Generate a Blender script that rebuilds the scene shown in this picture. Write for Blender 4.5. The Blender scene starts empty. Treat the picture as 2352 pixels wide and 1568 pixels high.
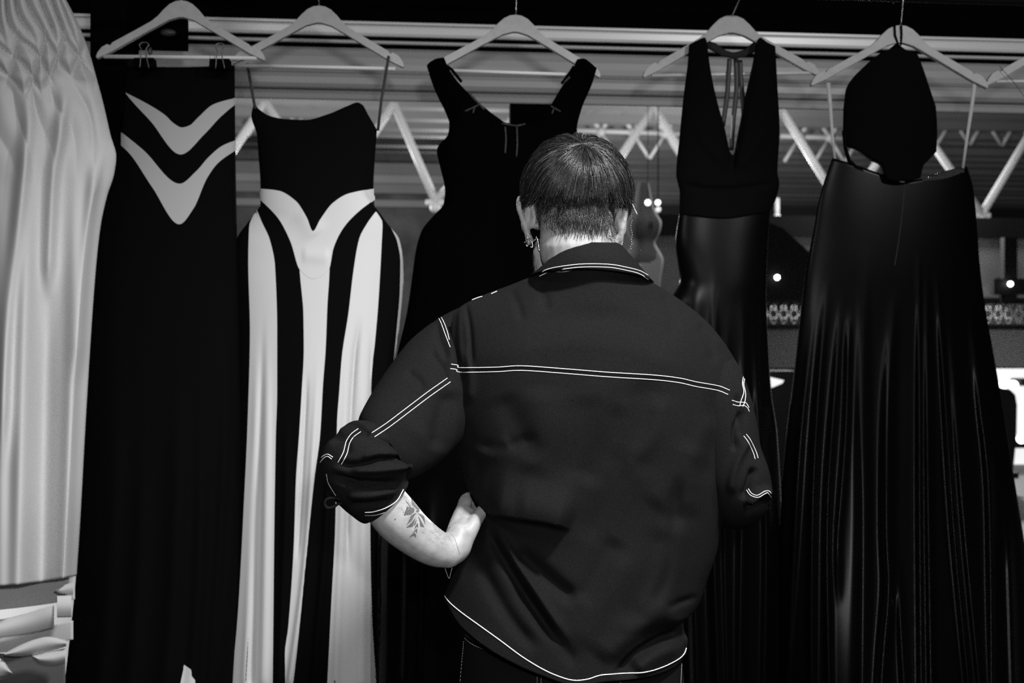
import bpy, bmesh, math, random
import numpy as np
from mathutils import Vector, Matrix
from mathutils.bvhtree import BVHTree

random.seed(7); rng = np.random.default_rng(7)
scene = bpy.context.scene
COL = scene.collection

# ------------------------------------------------------------------ camera
F = 2287.0                       # focal length in pixels of the 2352x1568 frame (35 mm on 36 mm)
YAW = math.atan(0.085)           # the window wall recedes a little to the right
CAM = Vector((0.0, 0.0, 1.45))
cam_d = bpy.data.cameras.new('camera'); cam_d.lens = 35.0; cam_d.sensor_width = 36.0
cam_d.sensor_fit = 'HORIZONTAL'; cam_d.clip_end = 200
cam_d.dof.use_dof = True; cam_d.dof.focus_distance = 1.56; cam_d.dof.aperture_fstop = 5.6
cam = bpy.data.objects.new('camera', cam_d); COL.objects.link(cam)
cam.location = CAM; cam.rotation_euler = (math.pi/2, 0, -YAW)
scene.camera = cam
scene.cycles.use_denoising = False      # the photograph is grainy

# ------------------------------------------------------------------ light
world = bpy.data.worlds.new('world'); scene.world = world; world.use_nodes = True
world.node_tree.nodes['Background'].inputs[0].default_value = (0.5, 0.5, 0.5, 1)
world.node_tree.nodes['Background'].inputs[1].default_value = 0.012
def area(name, loc, target, size, power, sy=None):
    d = bpy.data.lights.new(name, 'AREA'); d.energy = power; d.size = size
    if sy: d.shape = 'RECTANGLE'; d.size_y = sy
    o = bpy.data.objects.new(name, d); COL.objects.link(o); o.location = loc
    o.rotation_euler = (Vector(target)-Vector(loc)).to_track_quat('-Z', 'Y').to_euler()
    return o
sd = bpy.data.lights.new('track_spotlight', 'SPOT'); sd.energy = 460; sd.spot_size = math.radians(80); sd.spot_blend = 1.0; sd.shadow_soft_size = 0.13
so = bpy.data.objects.new('track_spotlight', sd); COL.objects.link(so); so.location = (0.75, 0.5, 3.1)
so.rotation_euler = (Vector((0.22, 1.75, 1.0))-so.location).to_track_quat('-Z', 'Y').to_euler()
area('fill_lamp', (-1.3, 0.3, 3.1), (-1.0, 2.6, 1.0), 0.4, 9)  # added weak fill for the left side, not a known fixture
area('fill_lamp', (2.2, 0.4, 3.1), (1.1, 2.7, 1.9), 0.22, 30)  # added fill that lifts the right-hand hangers
area('camera_flash', (0.10, -0.12, 1.62), (0.1, 2.4, 0.9), 0.06, 21)
for lx, ly, lz, e in ((-6, 14, 4.6, 2200), (7, 14, 4.6, 2600), (-4, 27, 5.0, 2600), (8, 28, 5.0, 2800), (2, 44, 5.5, 4200), (2.6, 6.5, 4.6, 90)):  # unseen lights of the hall; the last is added to brighten mannequin and kiosk
    d = bpy.data.lights.new('hall_light', 'POINT'); d.energy = e; d.shadow_soft_size = 0.3
    o = bpy.data.objects.new('hall_light', d); COL.objects.link(o); o.location = (lx, ly, lz)
vs = scene.view_settings
vs.view_transform = 'Standard'; vs.look = 'None'; vs.exposure = 0.0; vs.gamma = 1.0; vs.use_curve_mapping = False

# ------------------------------------------------------------------ helpers
FWD = Vector((math.sin(YAW), math.cos(YAW), 0)); RGT = Vector((math.cos(YAW), -math.sin(YAW), 0)); UP = Vector((0, 0, 1))
def ray(px, py): return FWD + RGT*((px-1176)/F) + UP*((784-py)/F)
def P(px, py, D):
    r = ray(px, py); return CAM + r*(D/r.y)
def PN(PX, PY, D):               # numpy version: arrays -> (...,3)
    t = (np.asarray(PX, float)-1176)/F; s = (784-np.asarray(PY, float))/F
    rx = FWD.x + RGT.x*t; ry = FWD.y + RGT.y*t
    k = D/ry
    return np.stack([CAM.x+rx*k, CAM.y+ry*k, CAM.z+s*k], -1)
def mpp(D): return D/F           # metres per pixel at depth D

def link(o, parent=None):
    COL.objects.link(o)
    if parent is not None:
        o.parent = parent
        o.matrix_parent_inverse = Matrix.Translation(parent['_w']).inverted() if '_w' in parent else parent.matrix_world.inverted()
    return o
def mesh(name, V, Fc, mat, parent=None, smooth=True):
    m = bpy.data.meshes.new(name)
    m.from_pydata([tuple(map(float, v)) for v in V], [], [tuple(map(int, f)) for f in Fc]); m.update()
    if smooth: m.polygons.foreach_set('use_smooth', [True]*len(m.polygons))
    if mat: m.materials.append(mat)
    o = bpy.data.objects.new(name, m); return link(o, parent)
def thing(name, label, cat, loc=(0, 0, 0), group=None):
    o = bpy.data.objects.new(name, None); o.empty_display_size = 0.05
    o.location = loc; COL.objects.link(o)
    o['_w'] = tuple(loc)
    return tag(o, label, cat, group)
def tag(o, label, cat, group=None):
    o['label'] = label; o['category'] = cat
    if group: o['group'] = group
    return o
def struct(o): o['kind'] = 'structure'; return o

def pch(pts):                    # smooth monotone interpolation through (x, y) points
    xs = np.array([p[0] for p in pts], float); ys = np.array([p[1] for p in pts], float)
    if xs[0] > xs[-1]: xs, ys = xs[::-1], ys[::-1]
    h = np.diff(xs); d = np.diff(ys)/h; m = np.zeros_like(ys)
    if len(xs) > 2:
        for i in range(1, len(xs)-1):
            m[i] = 0 if d[i-1]*d[i] <= 0 else 2*d[i-1]*d[i]/(d[i-1]+d[i])
    m[0] = d[0]; m[-1] = d[-1]
    def f(x):
        x = np.clip(np.asarray(x, float), xs[0], xs[-1])
        i = np.clip(np.searchsorted(xs, x)-1, 0, len(h)-1)
        t = (x-xs[i])/h[i]
        return ((2*t**3-3*t**2+1)*ys[i] + (t**3-2*t**2+t)*h[i]*m[i] + (-2*t**3+3*t**2)*ys[i+1] + (t**3-t**2)*h[i]*m[i+1])
    return f
def cat(pts, n):                 # Catmull-Rom resample of n-d points
    p = [np.array(q, float) for q in pts]; p = [2*p[0]-p[1]] + p + [2*p[-1]-p[-2]]
    out = []; k = len(p)-3
    for j in range(n):
        s = j/(n-1)*k; i = min(int(s), k-1); t = s-i
        a, b, c, d = p[i:i+4]
        out.append(0.5*((2*b)+(-a+c)*t+(2*a-5*b+4*c-d)*t*t+(-a+3*b-3*c+d)*t**3))
    return np.array(out)

def tube_data(pts, rad, sides=8, caps=True, flat=1.0, base=0):
    pts = [Vector(p) for p in pts]; n = len(pts); V = []; Fc = []
    rad = [rad]*n if np.isscalar(rad) else list(rad)
    nrm = None
    for i, p in enumerate(pts):
        t = (pts[min(i+1, n-1)]-pts[max(i-1, 0)]).normalized()
        if nrm is None:
            a = Vector((0, 1, 0)) if abs(t.y) < 0.9 else Vector((1, 0, 0))
            nrm = (a - t*a.dot(t)).normalized()
        else:
            nrm = (nrm - t*nrm.dot(t)).normalized()
        b = t.cross(nrm)
        for k in range(sides):
            a = 2*math.pi*k/sides
            V.append(p + (nrm*math.cos(a)*flat + b*math.sin(a))*rad[i])
    for i in range(n-1):
        for k in range(sides):
            k2 = (k+1) % sides
            Fc.append((base+i*sides+k, base+i*sides+k2, base+(i+1)*sides+k2, base+(i+1)*sides+k))
    if caps:
        Fc.append(tuple(base+k for k in range(sides))[::-1]); Fc.append(tuple(base+(n-1)*sides+k for k in range(sides)))
    return V, Fc
def tube(name, pts, rad, mat, parent=None, sides=8, flat=1.0):
    V, Fc = tube_data(pts, rad, sides, True, flat); return mesh(name, V, Fc, mat, parent)
def box(name, lo, hi, mat, parent=None, bev=0.0):
    bm = bmesh.new(); bmesh.ops.create_cube(bm, size=1)
    for v in bm.verts: v.co = Vector(((lo[i]+hi[i])/2 + v.co[i]*(hi[i]-lo[i]) for i in range(3)))
    if bev: bmesh.ops.bevel(bm, geom=bm.edges[:], offset=bev, segments=2, affect='EDGES', profile=0.6)
    m = bpy.data.meshes.new(name); bm.to_mesh(m); bm.free(); m.materials.append(mat)
    return link(bpy.data.objects.new(name, m), parent)
def pbox(name, x0, y0, x1, y1, D, depth, mat, parent=None, bev=0.0):   # a box whose front face spans this pixel rect at depth D
    a = P(x0, y1, D); b = P(x1, y0, D)
    return box(name, (a.x, D, a.z), (b.x, D+depth, b.z), mat, parent, bev)
def grid_faces(nu, nv, flip=False, base=0):
    Fc = []
    for j in range(nv-1):
        for i in range(nu-1):
            q = (base+j*nu+i, base+j*nu+i+1, base+(j+1)*nu+i+1, base+(j+1)*nu+i)
            Fc.append(q[::-1] if flip else q)
    return Fc
def ellipsoid(c, s, nu=24, nv=16, M=None):
    V = []; Fc = []
    for j in range(nv+1):
        th = math.pi*j/nv
        for i in range(nu):
            a = 2*math.pi*i/nu
            v = Vector((s[0]*math.sin(th)*math.cos(a), s[1]*math.sin(th)*math.sin(a), s[2]*math.cos(th)))
            if M: v = M @ v
            V.append(Vector(c)+v)
    for j in range(nv):
        for i in range(nu):
            i2 = (i+1) % nu
            Fc.append((j*nu+i, (j+1)*nu+i, (j+1)*nu+i2, j*nu+i2))
    return V, Fc
def prism(name, pts_front, thick, mat, parent=None, bev=0.0):          # world polygon in an XZ plane, extruded along +Y
    n = len(pts_front)
    bm = bmesh.new()
    vs_ = [bm.verts.new(p) for p in pts_front]; f = bm.faces.new(vs_)
    r = bmesh.ops.extrude_face_region(bm, geom=[f])
    for e in r['geom']:
        if isinstance(e, bmesh.types.BMVert): e.co.y += thick
    bmesh.ops.recalc_face_normals(bm, faces=bm.faces[:])
    if bev: bmesh.ops.bevel(bm, geom=[e for e in bm.edges if abs(e.verts[0].co.y-e.verts[1].co.y) < 1e-6], offset=bev, segments=2, affect='EDGES', profile=0.6)
    m = bpy.data.meshes.new(name); bm.to_mesh(m); bm.free(); m.materials.append(mat)
    return link(bpy.data.objects.new(name, m), parent)
def join_data(parts):
    V = []; Fc = []
    for v, f in parts:
        b = len(V); V += list(v); Fc += [tuple(i+b for i in q) for q in f]
    return V, Fc
def voxel(name, parts, vox, mat, parent=None, smooth_it=6, smooth_f=0.5):
    V, Fc = join_data(parts)
    m = bpy.data.meshes.new(name+'_src'); m.from_pydata([tuple(v) for v in V], [], Fc); m.update()
    bm = bmesh.new(); bm.from_mesh(m); bmesh.ops.recalc_face_normals(bm, faces=bm.faces[:]); bm.to_mesh(m); bm.free()
    o = bpy.data.objects.new(name+'_src', m); COL.objects.link(o)
    r = o.modifiers.new('r', 'REMESH'); r.mode = 'VOXEL'; r.voxel_size = vox
    s = o.modifiers.new('s', 'SMOOTH'); s.iterations = smooth_it; s.factor = smooth_f
    dg = bpy.context.evaluated_depsgraph_get()
    m2 = bpy.data.meshes.new_from_object(o.evaluated_get(dg)); m2.name = name
    bpy.data.objects.remove(o); bpy.data.meshes.remove(m)
    m2.materials.clear(); m2.materials.append(mat)
    m2.polygons.foreach_set('use_smooth', [True]*len(m2.polygons))
    return link(bpy.data.objects.new(name, m2), parent)
def bvh_of(*objs):
    V = []; Fc = []
    for o in objs:
        b = len(V); V += [v.co.copy() for v in o.data.vertices]; Fc += [tuple(i+b for i in p.vertices) for p in o.data.polygons]
    return BVHTree.FromPolygons(V, Fc)
def drape(bvh, px, py, off, Dfall):
    r = ray(px, py).normalized(); h = bvh.ray_cast(CAM, r)
    if h[0] is None:
        h = bvh.find_nearest(P(px, py, Dfall))
    n = h[1]
    if n.dot(r) > 0: n = -n
    return h[0] + n*off
def thread(name, bvh, line, off, rad, mat, parent, Dfall, n=60, sides=5, dash=0):
    q = cat(line, n); runs = [[]]
    for a, b in q:
        if bvh.ray_cast(CAM, ray(a, b).normalized())[0] is None: continue
        p_ = drape(bvh, a, b, off, Dfall)
        if runs[-1] and (p_-runs[-1][-1]).length > 0.014: runs.append([])
        runs[-1].append(p_)
    parts = []
    for pts in runs:
        if len(pts) < 3: continue
        if not dash: parts.append(tube_data(pts, rad, sides))
        else:
            for i in range(0, len(pts)-dash, dash+1): parts.append(tube_data(pts[i:i+dash+1], rad, sides))
    if not parts: return None
    V, Fc = join_data(parts); return mesh(name, V, Fc, mat, parent)
def shift(line, d):              # offset a pixel polyline sideways
    out = []
    for i, p in enumerate(line):
        a = np.array(line[max(i-1, 0)], float); b = np.array(line[min(i+1, len(line)-1)], float)
        t = (b-a)/np.linalg.norm(b-a); out.append((p[0]-t[1]*d, p[1]+t[0]*d))
    return out

def wr(PX, PY, folds):           # folds: (polyline, width px, height m, kind) -> height field toward the viewer
    H = np.zeros_like(PX)
    for line, w, amp, kind in folds:
        q = cat(line, 4*len(line)) if len(line) > 2 else np.array(line, float)
        best = np.full(PX.shape, 1e9); sgn = np.zeros_like(PX); tt = np.zeros_like(PX)
        L = np.concatenate([[0], np.cumsum(np.linalg.norm(np.diff(q, axis=0), axis=1))])
        for i in range(len(q)-1):
            a, b = q[i], q[i+1]; d = b-a; l2 = d@d+1e-9
            t = np.clip(((PX-a[0])*d[0]+(PY-a[1])*d[1])/l2, 0, 1)
            dx = PX-a[0]-t*d[0]; dy = PY-a[1]-t*d[1]; dist = np.hypot(dx, dy)
            m = dist < best
            best = np.where(m, dist, best); sgn = np.where(m, np.sign(d[0]*dy-d[1]*dx), sgn); tt = np.where(m, (L[i]+t*(L[i+1]-L[i]))/L[-1], tt)
        taper = np.clip(np.minimum(tt, 1-tt)*5, 0, 1); taper = taper*taper*(3-2*taper)
        if kind == 'r': H += amp*taper*np.exp(-(best/w)**2)
        elif kind == 'R': H += amp*(lambda z: z*z*(3-2*z))(np.clip(tt/0.5, 0, 1))*np.exp(-(best/w)**2)          # fades in, runs out at full height
        elif kind == 's':                                         # step: raised on the left-hand side of the line, fading away from it
            s = -sgn*best
            H += amp*taper*np.where(s > 0, np.exp(-(s/(w*4))**2), np.exp(-(s/(w*0.35))**2))
    return H

# ------------------------------------------------------------------ materials (the photograph is monochrome: every colour is a grey)
def g(name, v, rough=0.7, spec=0.3, metal=0.0, bump=None, mott=None, sheen=0.0, emit=0.0, aniso=0.0, weave=None):
    m = bpy.data.materials.new(name); m.use_nodes = True; nt = m.node_tree; b = nt.nodes['Principled BSDF']
    b.inputs['Base Color'].default_value = (v, v, v, 1); b.inputs['Roughness'].default_value = rough
    b.inputs['Specular IOR Level'].default_value = spec; b.inputs['Metallic'].default_value = metal
    if sheen: b.inputs['Sheen Weight'].default_value = sheen; b.inputs['Sheen Roughness'].default_value = 0.4
    if emit: b.inputs['Emission Color'].default_value = (1, 1, 1, 1); b.inputs['Emission Strength'].default_value = emit
    tc = nt.nodes.new('ShaderNodeTexCoord')
    def noise(scale, detail=3):
        n = nt.nodes.new('ShaderNodeTexNoise'); n.inputs['Scale'].default_value = scale; n.inputs['Detail'].default_value = detail
        nt.links.new(tc.outputs['Object'], n.inputs['Vector']); return n
    if mott:                       # (scale, low, high) multiplies the colour
        n = noise(mott[0], 4); r = nt.nodes.new('ShaderNodeMapRange')
        r.inputs[1].default_value = 0.3; r.inputs[2].default_value = 0.7
        r.inputs[3].default_value = v*mott[1]; r.inputs[4].default_value = v*mott[2]
        nt.links.new(n.outputs['Fac'], r.inputs[0]); nt.links.new(r.outputs[0], b.inputs['Base Color'])
    if bump:                       # (scale, strength, distance)
        n = noise(bump[0], 2); bp = nt.nodes.new('ShaderNodeBump'); bp.inputs['Strength'].default_value = bump[1]; bp.inputs['Distance'].default_value = bump[2]
        nt.links.new(n.outputs['Fac'], bp.inputs['Height']); nt.links.new(bp.outputs[0], b.inputs['Normal'])
    return m
M_wood = g('pale_wood', 0.36, 0.55, 0.3, mott=(60, 0.94, 1.06))
M_bar = g('pale_dowel', 0.55, 0.45, 0.4)
M_steel = g('steel', 0.55, 0.3, 0.5, 1.0)
M_blackcloth = g('black_crepe', 0.0022, 0.8, 0.02, bump=(900, 0.3, 0.0006))
M_satin = g('black_satin', 0.0012, 0.28, 0.11, bump=(700, 0.15, 0.0004))
M_velvet = g('black_velvet', 0.0008, 0.95, 0.004)
M_white = g('ivory_satin', 0.47, 0.55, 0.35, bump=(500, 0.1, 0.0004))
M_white0 = g('white_crepe', 0.50, 0.8, 0.2, bump=(600, 0.2, 0.0004))
M_band = g('pale_panel_cloth', 0.33, 0.75, 0.2, bump=(900, 0.3, 0.0005))
M_lace = g('grey_lace', 0.03, 0.9, 0.1, mott=(400, 0.2, 1.9))
M_strap = g('grey_strap', 0.035, 0.7, 0.2)
M_ribbon = g('pale_ribbon', 0.4, 0.6, 0.3)
M_blackmetal = g('black_metal', 0.004, 0.5, 0.1)
M_darkwire = g('dark_wire', 0.12, 0.4, 0.5, 0.8)
M_matte = g('matte_black', 0.0018, 0.9, 0.01)
M_alu = g('brushed_aluminium', 0.88, 0.40, 0.5, 0.15, bump=(40, 0.05, 0.001))
M_alu2 = g('grey_metal', 0.46, 0.5, 0.4, 0.15)
M_groove = g('dark_groove', 0.003, 0.8, 0.02)
M_shirt = g('dark_twill', 0.0070, 0.9, 0.05, bump=(1400, 0.5, 0.0007), mott=(1000, 0.45, 1.55))
M_denim = g('black_denim', 0.0045, 0.9, 0.04, bump=(1200, 0.5, 0.0006))
M_thread = g('white_thread', 0.80, 0.6, 0.2)
M_thread2 = g('dim_thread', 0.30, 0.6, 0.2)
M_skin = g('skin', 0.29, 0.5, 0.3, mott=(60, 0.80, 1.12), bump=(350, 0.12, 0.0008))
M_ink = g('tattoo_ink', 0.085, 0.6, 0.2)
M_hair = g('dark_hair', 0.010, 0.30, 0.5)
M_scalp = g('hair_root', 0.010, 0.6, 0.2)
M_silver = g('silver', 0.8, 0.15, 0.5, 1.0)
M_floor = g('dark_floor', 0.02, 0.6, 0.2, mott=(3, 0.8, 1.2))
M_hfloor = g('hall_floor', 0.03, 0.5, 0.3, mott=(1, 0.85, 1.1))
M_truss = g('white_steel_tube', 0.56, 0.5, 0.3)
M_truss2 = g('grey_steel_tube', 0.24, 0.5, 0.3)
M_ceil = g('ceiling_deck', 0.17, 0.7, 0.2, mott=(1.5, 0.85, 1.15))
M_ceil2 = g('ceiling_rib', 0.10, 0.7, 0.2)
M_hwall = g('hall_wall', 0.16, 0.8, 0.2)
M_dkwall = g('dark_hall_panel', 0.018, 0.8, 0.2, mott=(1.2, 0.5, 1.6))
M_fascia = g('kiosk_fascia', 0.22, 0.7, 0.2)
M_lacepat = g('pale_fretwork', 0.5, 0.6, 0.3)
M_dark = g('dark_fixture', 0.006, 0.7, 0.2)
M_lamp = g('lamp_glow', 0.9, 0.5, 0.2, emit=6.0)
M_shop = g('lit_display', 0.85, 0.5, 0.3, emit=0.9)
M_pale = g('pale_plaster', 0.55, 0.7, 0.2)
M_chair = g('dark_chair', 0.03, 0.7, 0.3)

# ------------------------------------------------------------------ the setting: floor, column, header of the window wall
DW = 3.70                        # plane of the window wall
struct(box('floor', (-4, -2.5, -0.1), (4, 3.3, 0.0), M_floor))
struct(box('floor', (-60, 3.3, -0.1), (60, 62, 0.0), M_hfloor))
xL, xR = P(-250, 0, DW).x, P(2700, 0, DW).x
# moulded header: a profile (pixel y at x=1176 -> height) extruded along the wall
def prof_z(py, D): return P(1176, py, D).z
def extrude_profile(name, pts, mat, x0=xL, x1=xR, parent=None):        # pts: (py, depth)
    V = []; n = len(pts)
    q = pts
    for x in (x0, x1):
        for py, dd in q: V.append((x, DW+dd, prof_z(py, DW+dd)))
    Fc = [(i, i+1, n+i+1, n+i) for i in range(n-1)] + [(n-1, 0, n, 2*n-1)]
    Fc += [tuple(range(n))[::-1], tuple(range(n, 2*n))]
    return mesh(name, V, Fc, mat, parent, smooth=False)
fas = struct(box('wall_header', (xL, DW-0.02, prof_z(58, DW)), (xR, DW+0.10, 3.3), M_matte))
hdr = struct(bpy.data.objects.new('window_1', None)); COL.objects.link(hdr); hdr['_w'] = (0, 0, 0)
def arc(y0, y1, d0, bulge, n=9): return [(y0+(y1-y0)*i/(n-1), d0-bulge*math.sin(math.pi*i/(n-1))) for i in range(n)]
extrude_profile('frame_lip', [(58, 0.02), (58, -0.012), (64, -0.012), (64, 0.02)], M_alu, parent=hdr)
extrude_profile('frame_band', [(66, 0.03)]+[(66, -0.006), (70, -0.012), (84, -0.010), (90, -0.016), (92, -0.004), (92, 0.03)], M_alu, parent=hdr)
extrude_profile('frame_bead', [(104, 0.05)]+arc(101, 109, 0.0, 0.012)+[(109, 0.05)], M_alu, parent=hdr)
extrude_profile('frame_back', [(50, 0.06), (50, 0.045), (238, 0.045), (238, 0.06)], M_groove, parent=hdr)
extrude_profile('shutter_roll', [(120, 0.044)]+[(119, 0.036), (125, 0.018), (140, 0.006), (155, 0.004), (168, 0.010), (176, 0.022)]+[(176, 0.044)], M_alu2, parent=hdr)
extrude_profile('shutter_roll', [(177, 0.044), (177, 0.018), (186, 0.006), (200, 0.006), (210, 0.018), (214, 0.030), (214, 0.044)], M_alu2, parent=hdr)
extrude_profile('shutter_bottom', [(216, 0.044), (216, 0.026), (224, 0.008), (234, 0.002), (237, 0.006), (237, 0.044)], M_alu2, parent=hdr)
# black column at the left and the mullion behind the third gown
struct(pbox('wall_column', 206, -900, 291, 2200, 2.80, 0.12, M_matte, bev=0.004))
struct(pbox('trim_9', 1172, 238, 1300, 2080, DW+0.02, 0.05, M_matte))
br = thing('pipe_bracket', 'black clamp bracket fixed beside the column behind the first hanger', 'bracket', P(355, 90, 2.85))
pbox('plate', 292, 34, 424, 104, 2.86, 0.05, M_matte, br, 0.004)
V, Fc = ellipsoid(P(386, 75, 2.85), (0.022, 0.012, 0.010)); mesh('knob', V, Fc, g('grey_knob', 0.05, 0.4, 0.5), br)
V, Fc = ellipsoid(P(345, 118, 2.85), (0.006, 0.008, 0.012)); mesh('bolt', V, Fc, g('grey_bolt', 0.05, 0.4, 0.5), br)
# hanging rail just above the frame, along the wall
DR = 2.60
rz = P(2064, 2, DR).z
rail = tag(tube('hanging_rail', [(P(-250, 0, DR).x, DR, rz+0.006), (P(2700, 0, DR).x, DR, rz+0.006)], 0.0085, M_blackmetal, None, 12),
           'thin black rail under the dark header that carries the hangers', 'rail')

# ------------------------------------------------------------------ the hall behind
hall_ceiling = struct(box('ceiling', (-60, 4.5, 9.0), (60, 60, 9.3), M_ceil))
y = 27.0; k = 0
rib0 = None
while y < 58:
    if rib0 is None:
        rib0 = box('ceiling_rib', (-60, -0.25, 8.72), (60, 0.25, 9.0), M_ceil2, hall_ceiling); rib = rib0
    else:
        rib = rib0.copy(); COL.objects.link(rib)
    rib.location = (0, y, 0); y += 1.45*(1+0.25*math.sin(k*2.3)); k += 1
struct(box('wall_back', (-60, 59, 0), (60, 59.4, 9.3), M_hwall))
struct(pbox('trim_1', 1500, 484, 2700, 506, 40, 0.5, M_dark))
struct(pbox('wall_left', 300, 356, 1300, 1250, 34, 0.4, M_dkwall))
for i, (a, b, c) in enumerate(((378, 392, 0.045), (405, 414, 0.07), (424, 436, 0.05), (462, 468, 0.06))):
    struct(pbox('trim_%d' % (i+2), 300, a, 1150, b, 33.7, 0.25, g('hall_strip', c, 0.7, 0.2)))
def strut(a, b, r, mat, parent): return tube('strut', [a, b], r, mat, parent, 10)
DT = 23.5
def tp(px, py): return P(px, py, DT)
tr = thing('roof_truss', 'bright white zigzag roof truss nearest the window in the hall', 'truss', tp(1400, 480))
top = [(315, 228), (610, 235), (905, 238), (1205, 242), (1502, 246), (1795, 252), (2092, 258), (2392, 264)]
bot = [(462, 452), (757, 458), (1000, 462), (1350, 472), (1645, 480), (1940, 487), (2255, 492)]
for i, b in enumerate(bot):
    for t_ in (top[i], top[i+1]): strut(tp(*t_), tp(*b), 0.095, M_truss, tr)
    V, Fc = ellipsoid(tp(b[0], b[1]+14), (0.13, 0.13, 0.13), 16, 10); mesh('node_ball', V, Fc, M_truss, tr)
    pbox('node_plate', b[0]-22, b[1]-4, b[0]+22, b[1]+8, DT-0.06, 0.12, M_truss, tr, 0.03)
tube('top_chord', [tp(200, 205), tp(2500, 240)], 0.09, M_truss, tr, 10)
DT2 = 33.0
def tp2(px, py): return P(px, py, DT2)
tr2 = thing('roof_truss', 'grey star-braced roof truss behind the white zigzag one', 'truss', tp2(1400, 300))
for nodes in ([(605, 254), (680, 256), (755, 258)], [(1306, 298), (1380, 302), (1454, 304), (1528, 306)], [(1838, 313), (1906, 316), (1974, 318)], [(2190, 272), (2264, 274), (2338, 276)]):
    tube('chord', [tp2(nodes[0][0]-45, nodes[0][1]-1), tp2(nodes[-1][0]+40, nodes[-1][1]+1)], 0.085, M_truss2, tr2, 8)
    for (a, b) in nodes:
        for sx in (-1, 1):
            strut(tp2(a+sx*36, b-58), tp2(a, b), 0.075, M_truss2, tr2)
            strut(tp2(a, b), tp2(a+sx*36, b+58), 0.06, M_truss2, tr2)
        V, Fc = ellipsoid(tp2(a, b), (0.17, 0.17, 0.17), 14, 8); mesh('node_ball', V, Fc, M_truss2, tr2)
# pendant drops with small balls
for i, (px, y0, y1) in enumerate(((1618, 300, 520), (1785, 455, 500), (1575, 440, 512))):
    pd = thing('pendant', ['slim pendant rod hanging between the halter gown and the head', 'pale pendant drop right of the halter gown waist', 'short pale pendant above the mannequin'][i], 'pendant', P(px, y1, 18))
    tube('rod', [P(px, y0, 18), P(px, y1, 18)], 0.05, M_truss2, pd, 8)
    tube('cable', [P(px, y0, 18), (P(px, y0, 18).x, 18, 9.0)], 0.006, M_dark, pd, 6)
    V, Fc = ellipsoid(P(px, y1+4, 18), (0.1, 0.1, 0.1), 14, 8); mesh('ball', V, Fc, M_truss, pd)

# kiosk with a fretwork frieze
DK = 14.0
kio = thing('kiosk', 'grey kiosk fascia with a pale fretwork frieze behind the gowns', 'kiosk', (P(1900, 784, DK).x, DK, 0))
pbox('fascia', 1460, 540, 2800, 845, DK, 0.12, M_fascia, kio)
pbox('frieze_rail', 1460, 686, 2800, 694, DK-0.05, 0.05, M_dark, kio)
pbox('frieze_rail', 1460, 748, 2800, 756, DK-0.05, 0.05, M_dark, kio)
pbox('top_beam', 1460, 506, 2800, 540, DK-0.02, 0.2, M_dark, kio)
pbox('post', 1640, 540, 1700, 3000, DK+0.01, 0.2, M_dark, kio)
x = 1752
mot0 = None
def motif(px, mx):
    V = []; Fc = []; s = mpp(DK)
    c = P(px, 721, DK-0.03)
    def bar(x0, y0, x1, y1, w=2.6):
        v, f = tube_data([(x0*s, 0, -y0*s), (x1*s, 0, -y1*s)], w*s, 5); b = len(V); V.extend(v); Fc.extend([tuple(i+b for i in q) for q in f])
    for sy in (-1, 1):
        bar(-9, 2*sy, -3, 22*sy); bar(9, 2*sy, 3, 22*sy); bar(-7, 10*sy, 7, 10*sy); bar(-11, 0, -6, 8*sy); bar(11, 0, 6, 8*sy); bar(-3, 22*sy, 3, 22*sy)
    return V, Fc, c
while x < 2420:
    if 1740 < x < 1880 or x > 2240:
        if mot0 is None:
            V, Fc, c = motif(x, 0); mot0 = mesh('fretwork_motif', V, Fc, M_lacepat, None); mot0.parent = kio; mot0.matrix_parent_inverse = Matrix.Identity(4)
            mo = mot0
        else:
            c = P(x, 721, DK-0.03); mo = mot0.copy(); COL.objects.link(mo)
        mo.location = c - Vector(kio['_w'])
    x += 23.5
# spot fixtures with a glowing lamp
for i, (px, py, lab) in enumerate(((1785, 637, 'dark spotlight fixture with lit lamp right of the halter gown'), (2321, 652, 'dark cross-shaped spotlight fixture with lit lamp at the right edge'))):
    fx = thing('spotlight', lab, 'lamp', P(px, py, DK-0.4))
    if i == 0: prism('housing', [P(a, b, DK-0.35) for a, b in ((1742, 690), (1872, 690), (1872, 590), (1800, 525), (1742, 500))], 0.2, M_dark, fx)
    else:
        pbox('post', px-14, 545, px+16, 692, DK-0.35, 0.1, M_dark, fx); pbox('arm', px-38, 640, px+60, 676, DK-0.36, 0.1, M_dark, fx)
    pbox('mount', px-8, py-20, px+8, py+20, DK-0.26, 0.255, M_dark, fx)
    V, Fc = ellipsoid(P(px, py, DK-0.42), (0.036, 0.036, 0.036), 16, 10); mesh('lamp', V, Fc, M_lamp, fx)
# mannequin with two bulbs beyond the collar
mx_ = P(1478, 784, 9.0).x
mq = thing('mannequin', 'pale mannequin torso standing in the hall beside the shirt collar', 'mannequin', (mx_, 9.0, 0))
tube('stand_pole', [(mx_, 9.0, 1.6), (mx_, 9.0, 0.02)], 0.02, M_dark, mq, 10)
box('stand_base', (mx_-0.18, 8.82, 0), (mx_+0.18, 9.18, 0.02), M_dark, mq, 0.004)
body = [(420, 12), (470, 22), (490, 30), (512, 42), (540, 36), (556, 26), (575, 36), (598, 46), (640, 40), (700, 34), (800, 46)]
V, Fc = [], []
fr = pch([(a, b) for a, b in body]); N = 40
rows = np.linspace(420, 800, N)
pts = [P(1478, r_, 9.0) for r_ in rows]
V, Fc = tube_data(pts, [float(fr(r_))*mpp(9.0) for r_ in rows], 20); mesh('torso', V, Fc, M_hwall, mq)
prism('vest', [P(a, b, 8.80) for a, b in ((1492, 604), (1506, 596), (1508, 575), (1518, 590), (1521, 608), (1512, 650), (1503, 690), (1470, 690), (1470, 604))], 0.03, M_pale, mq, 0.006)
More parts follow.
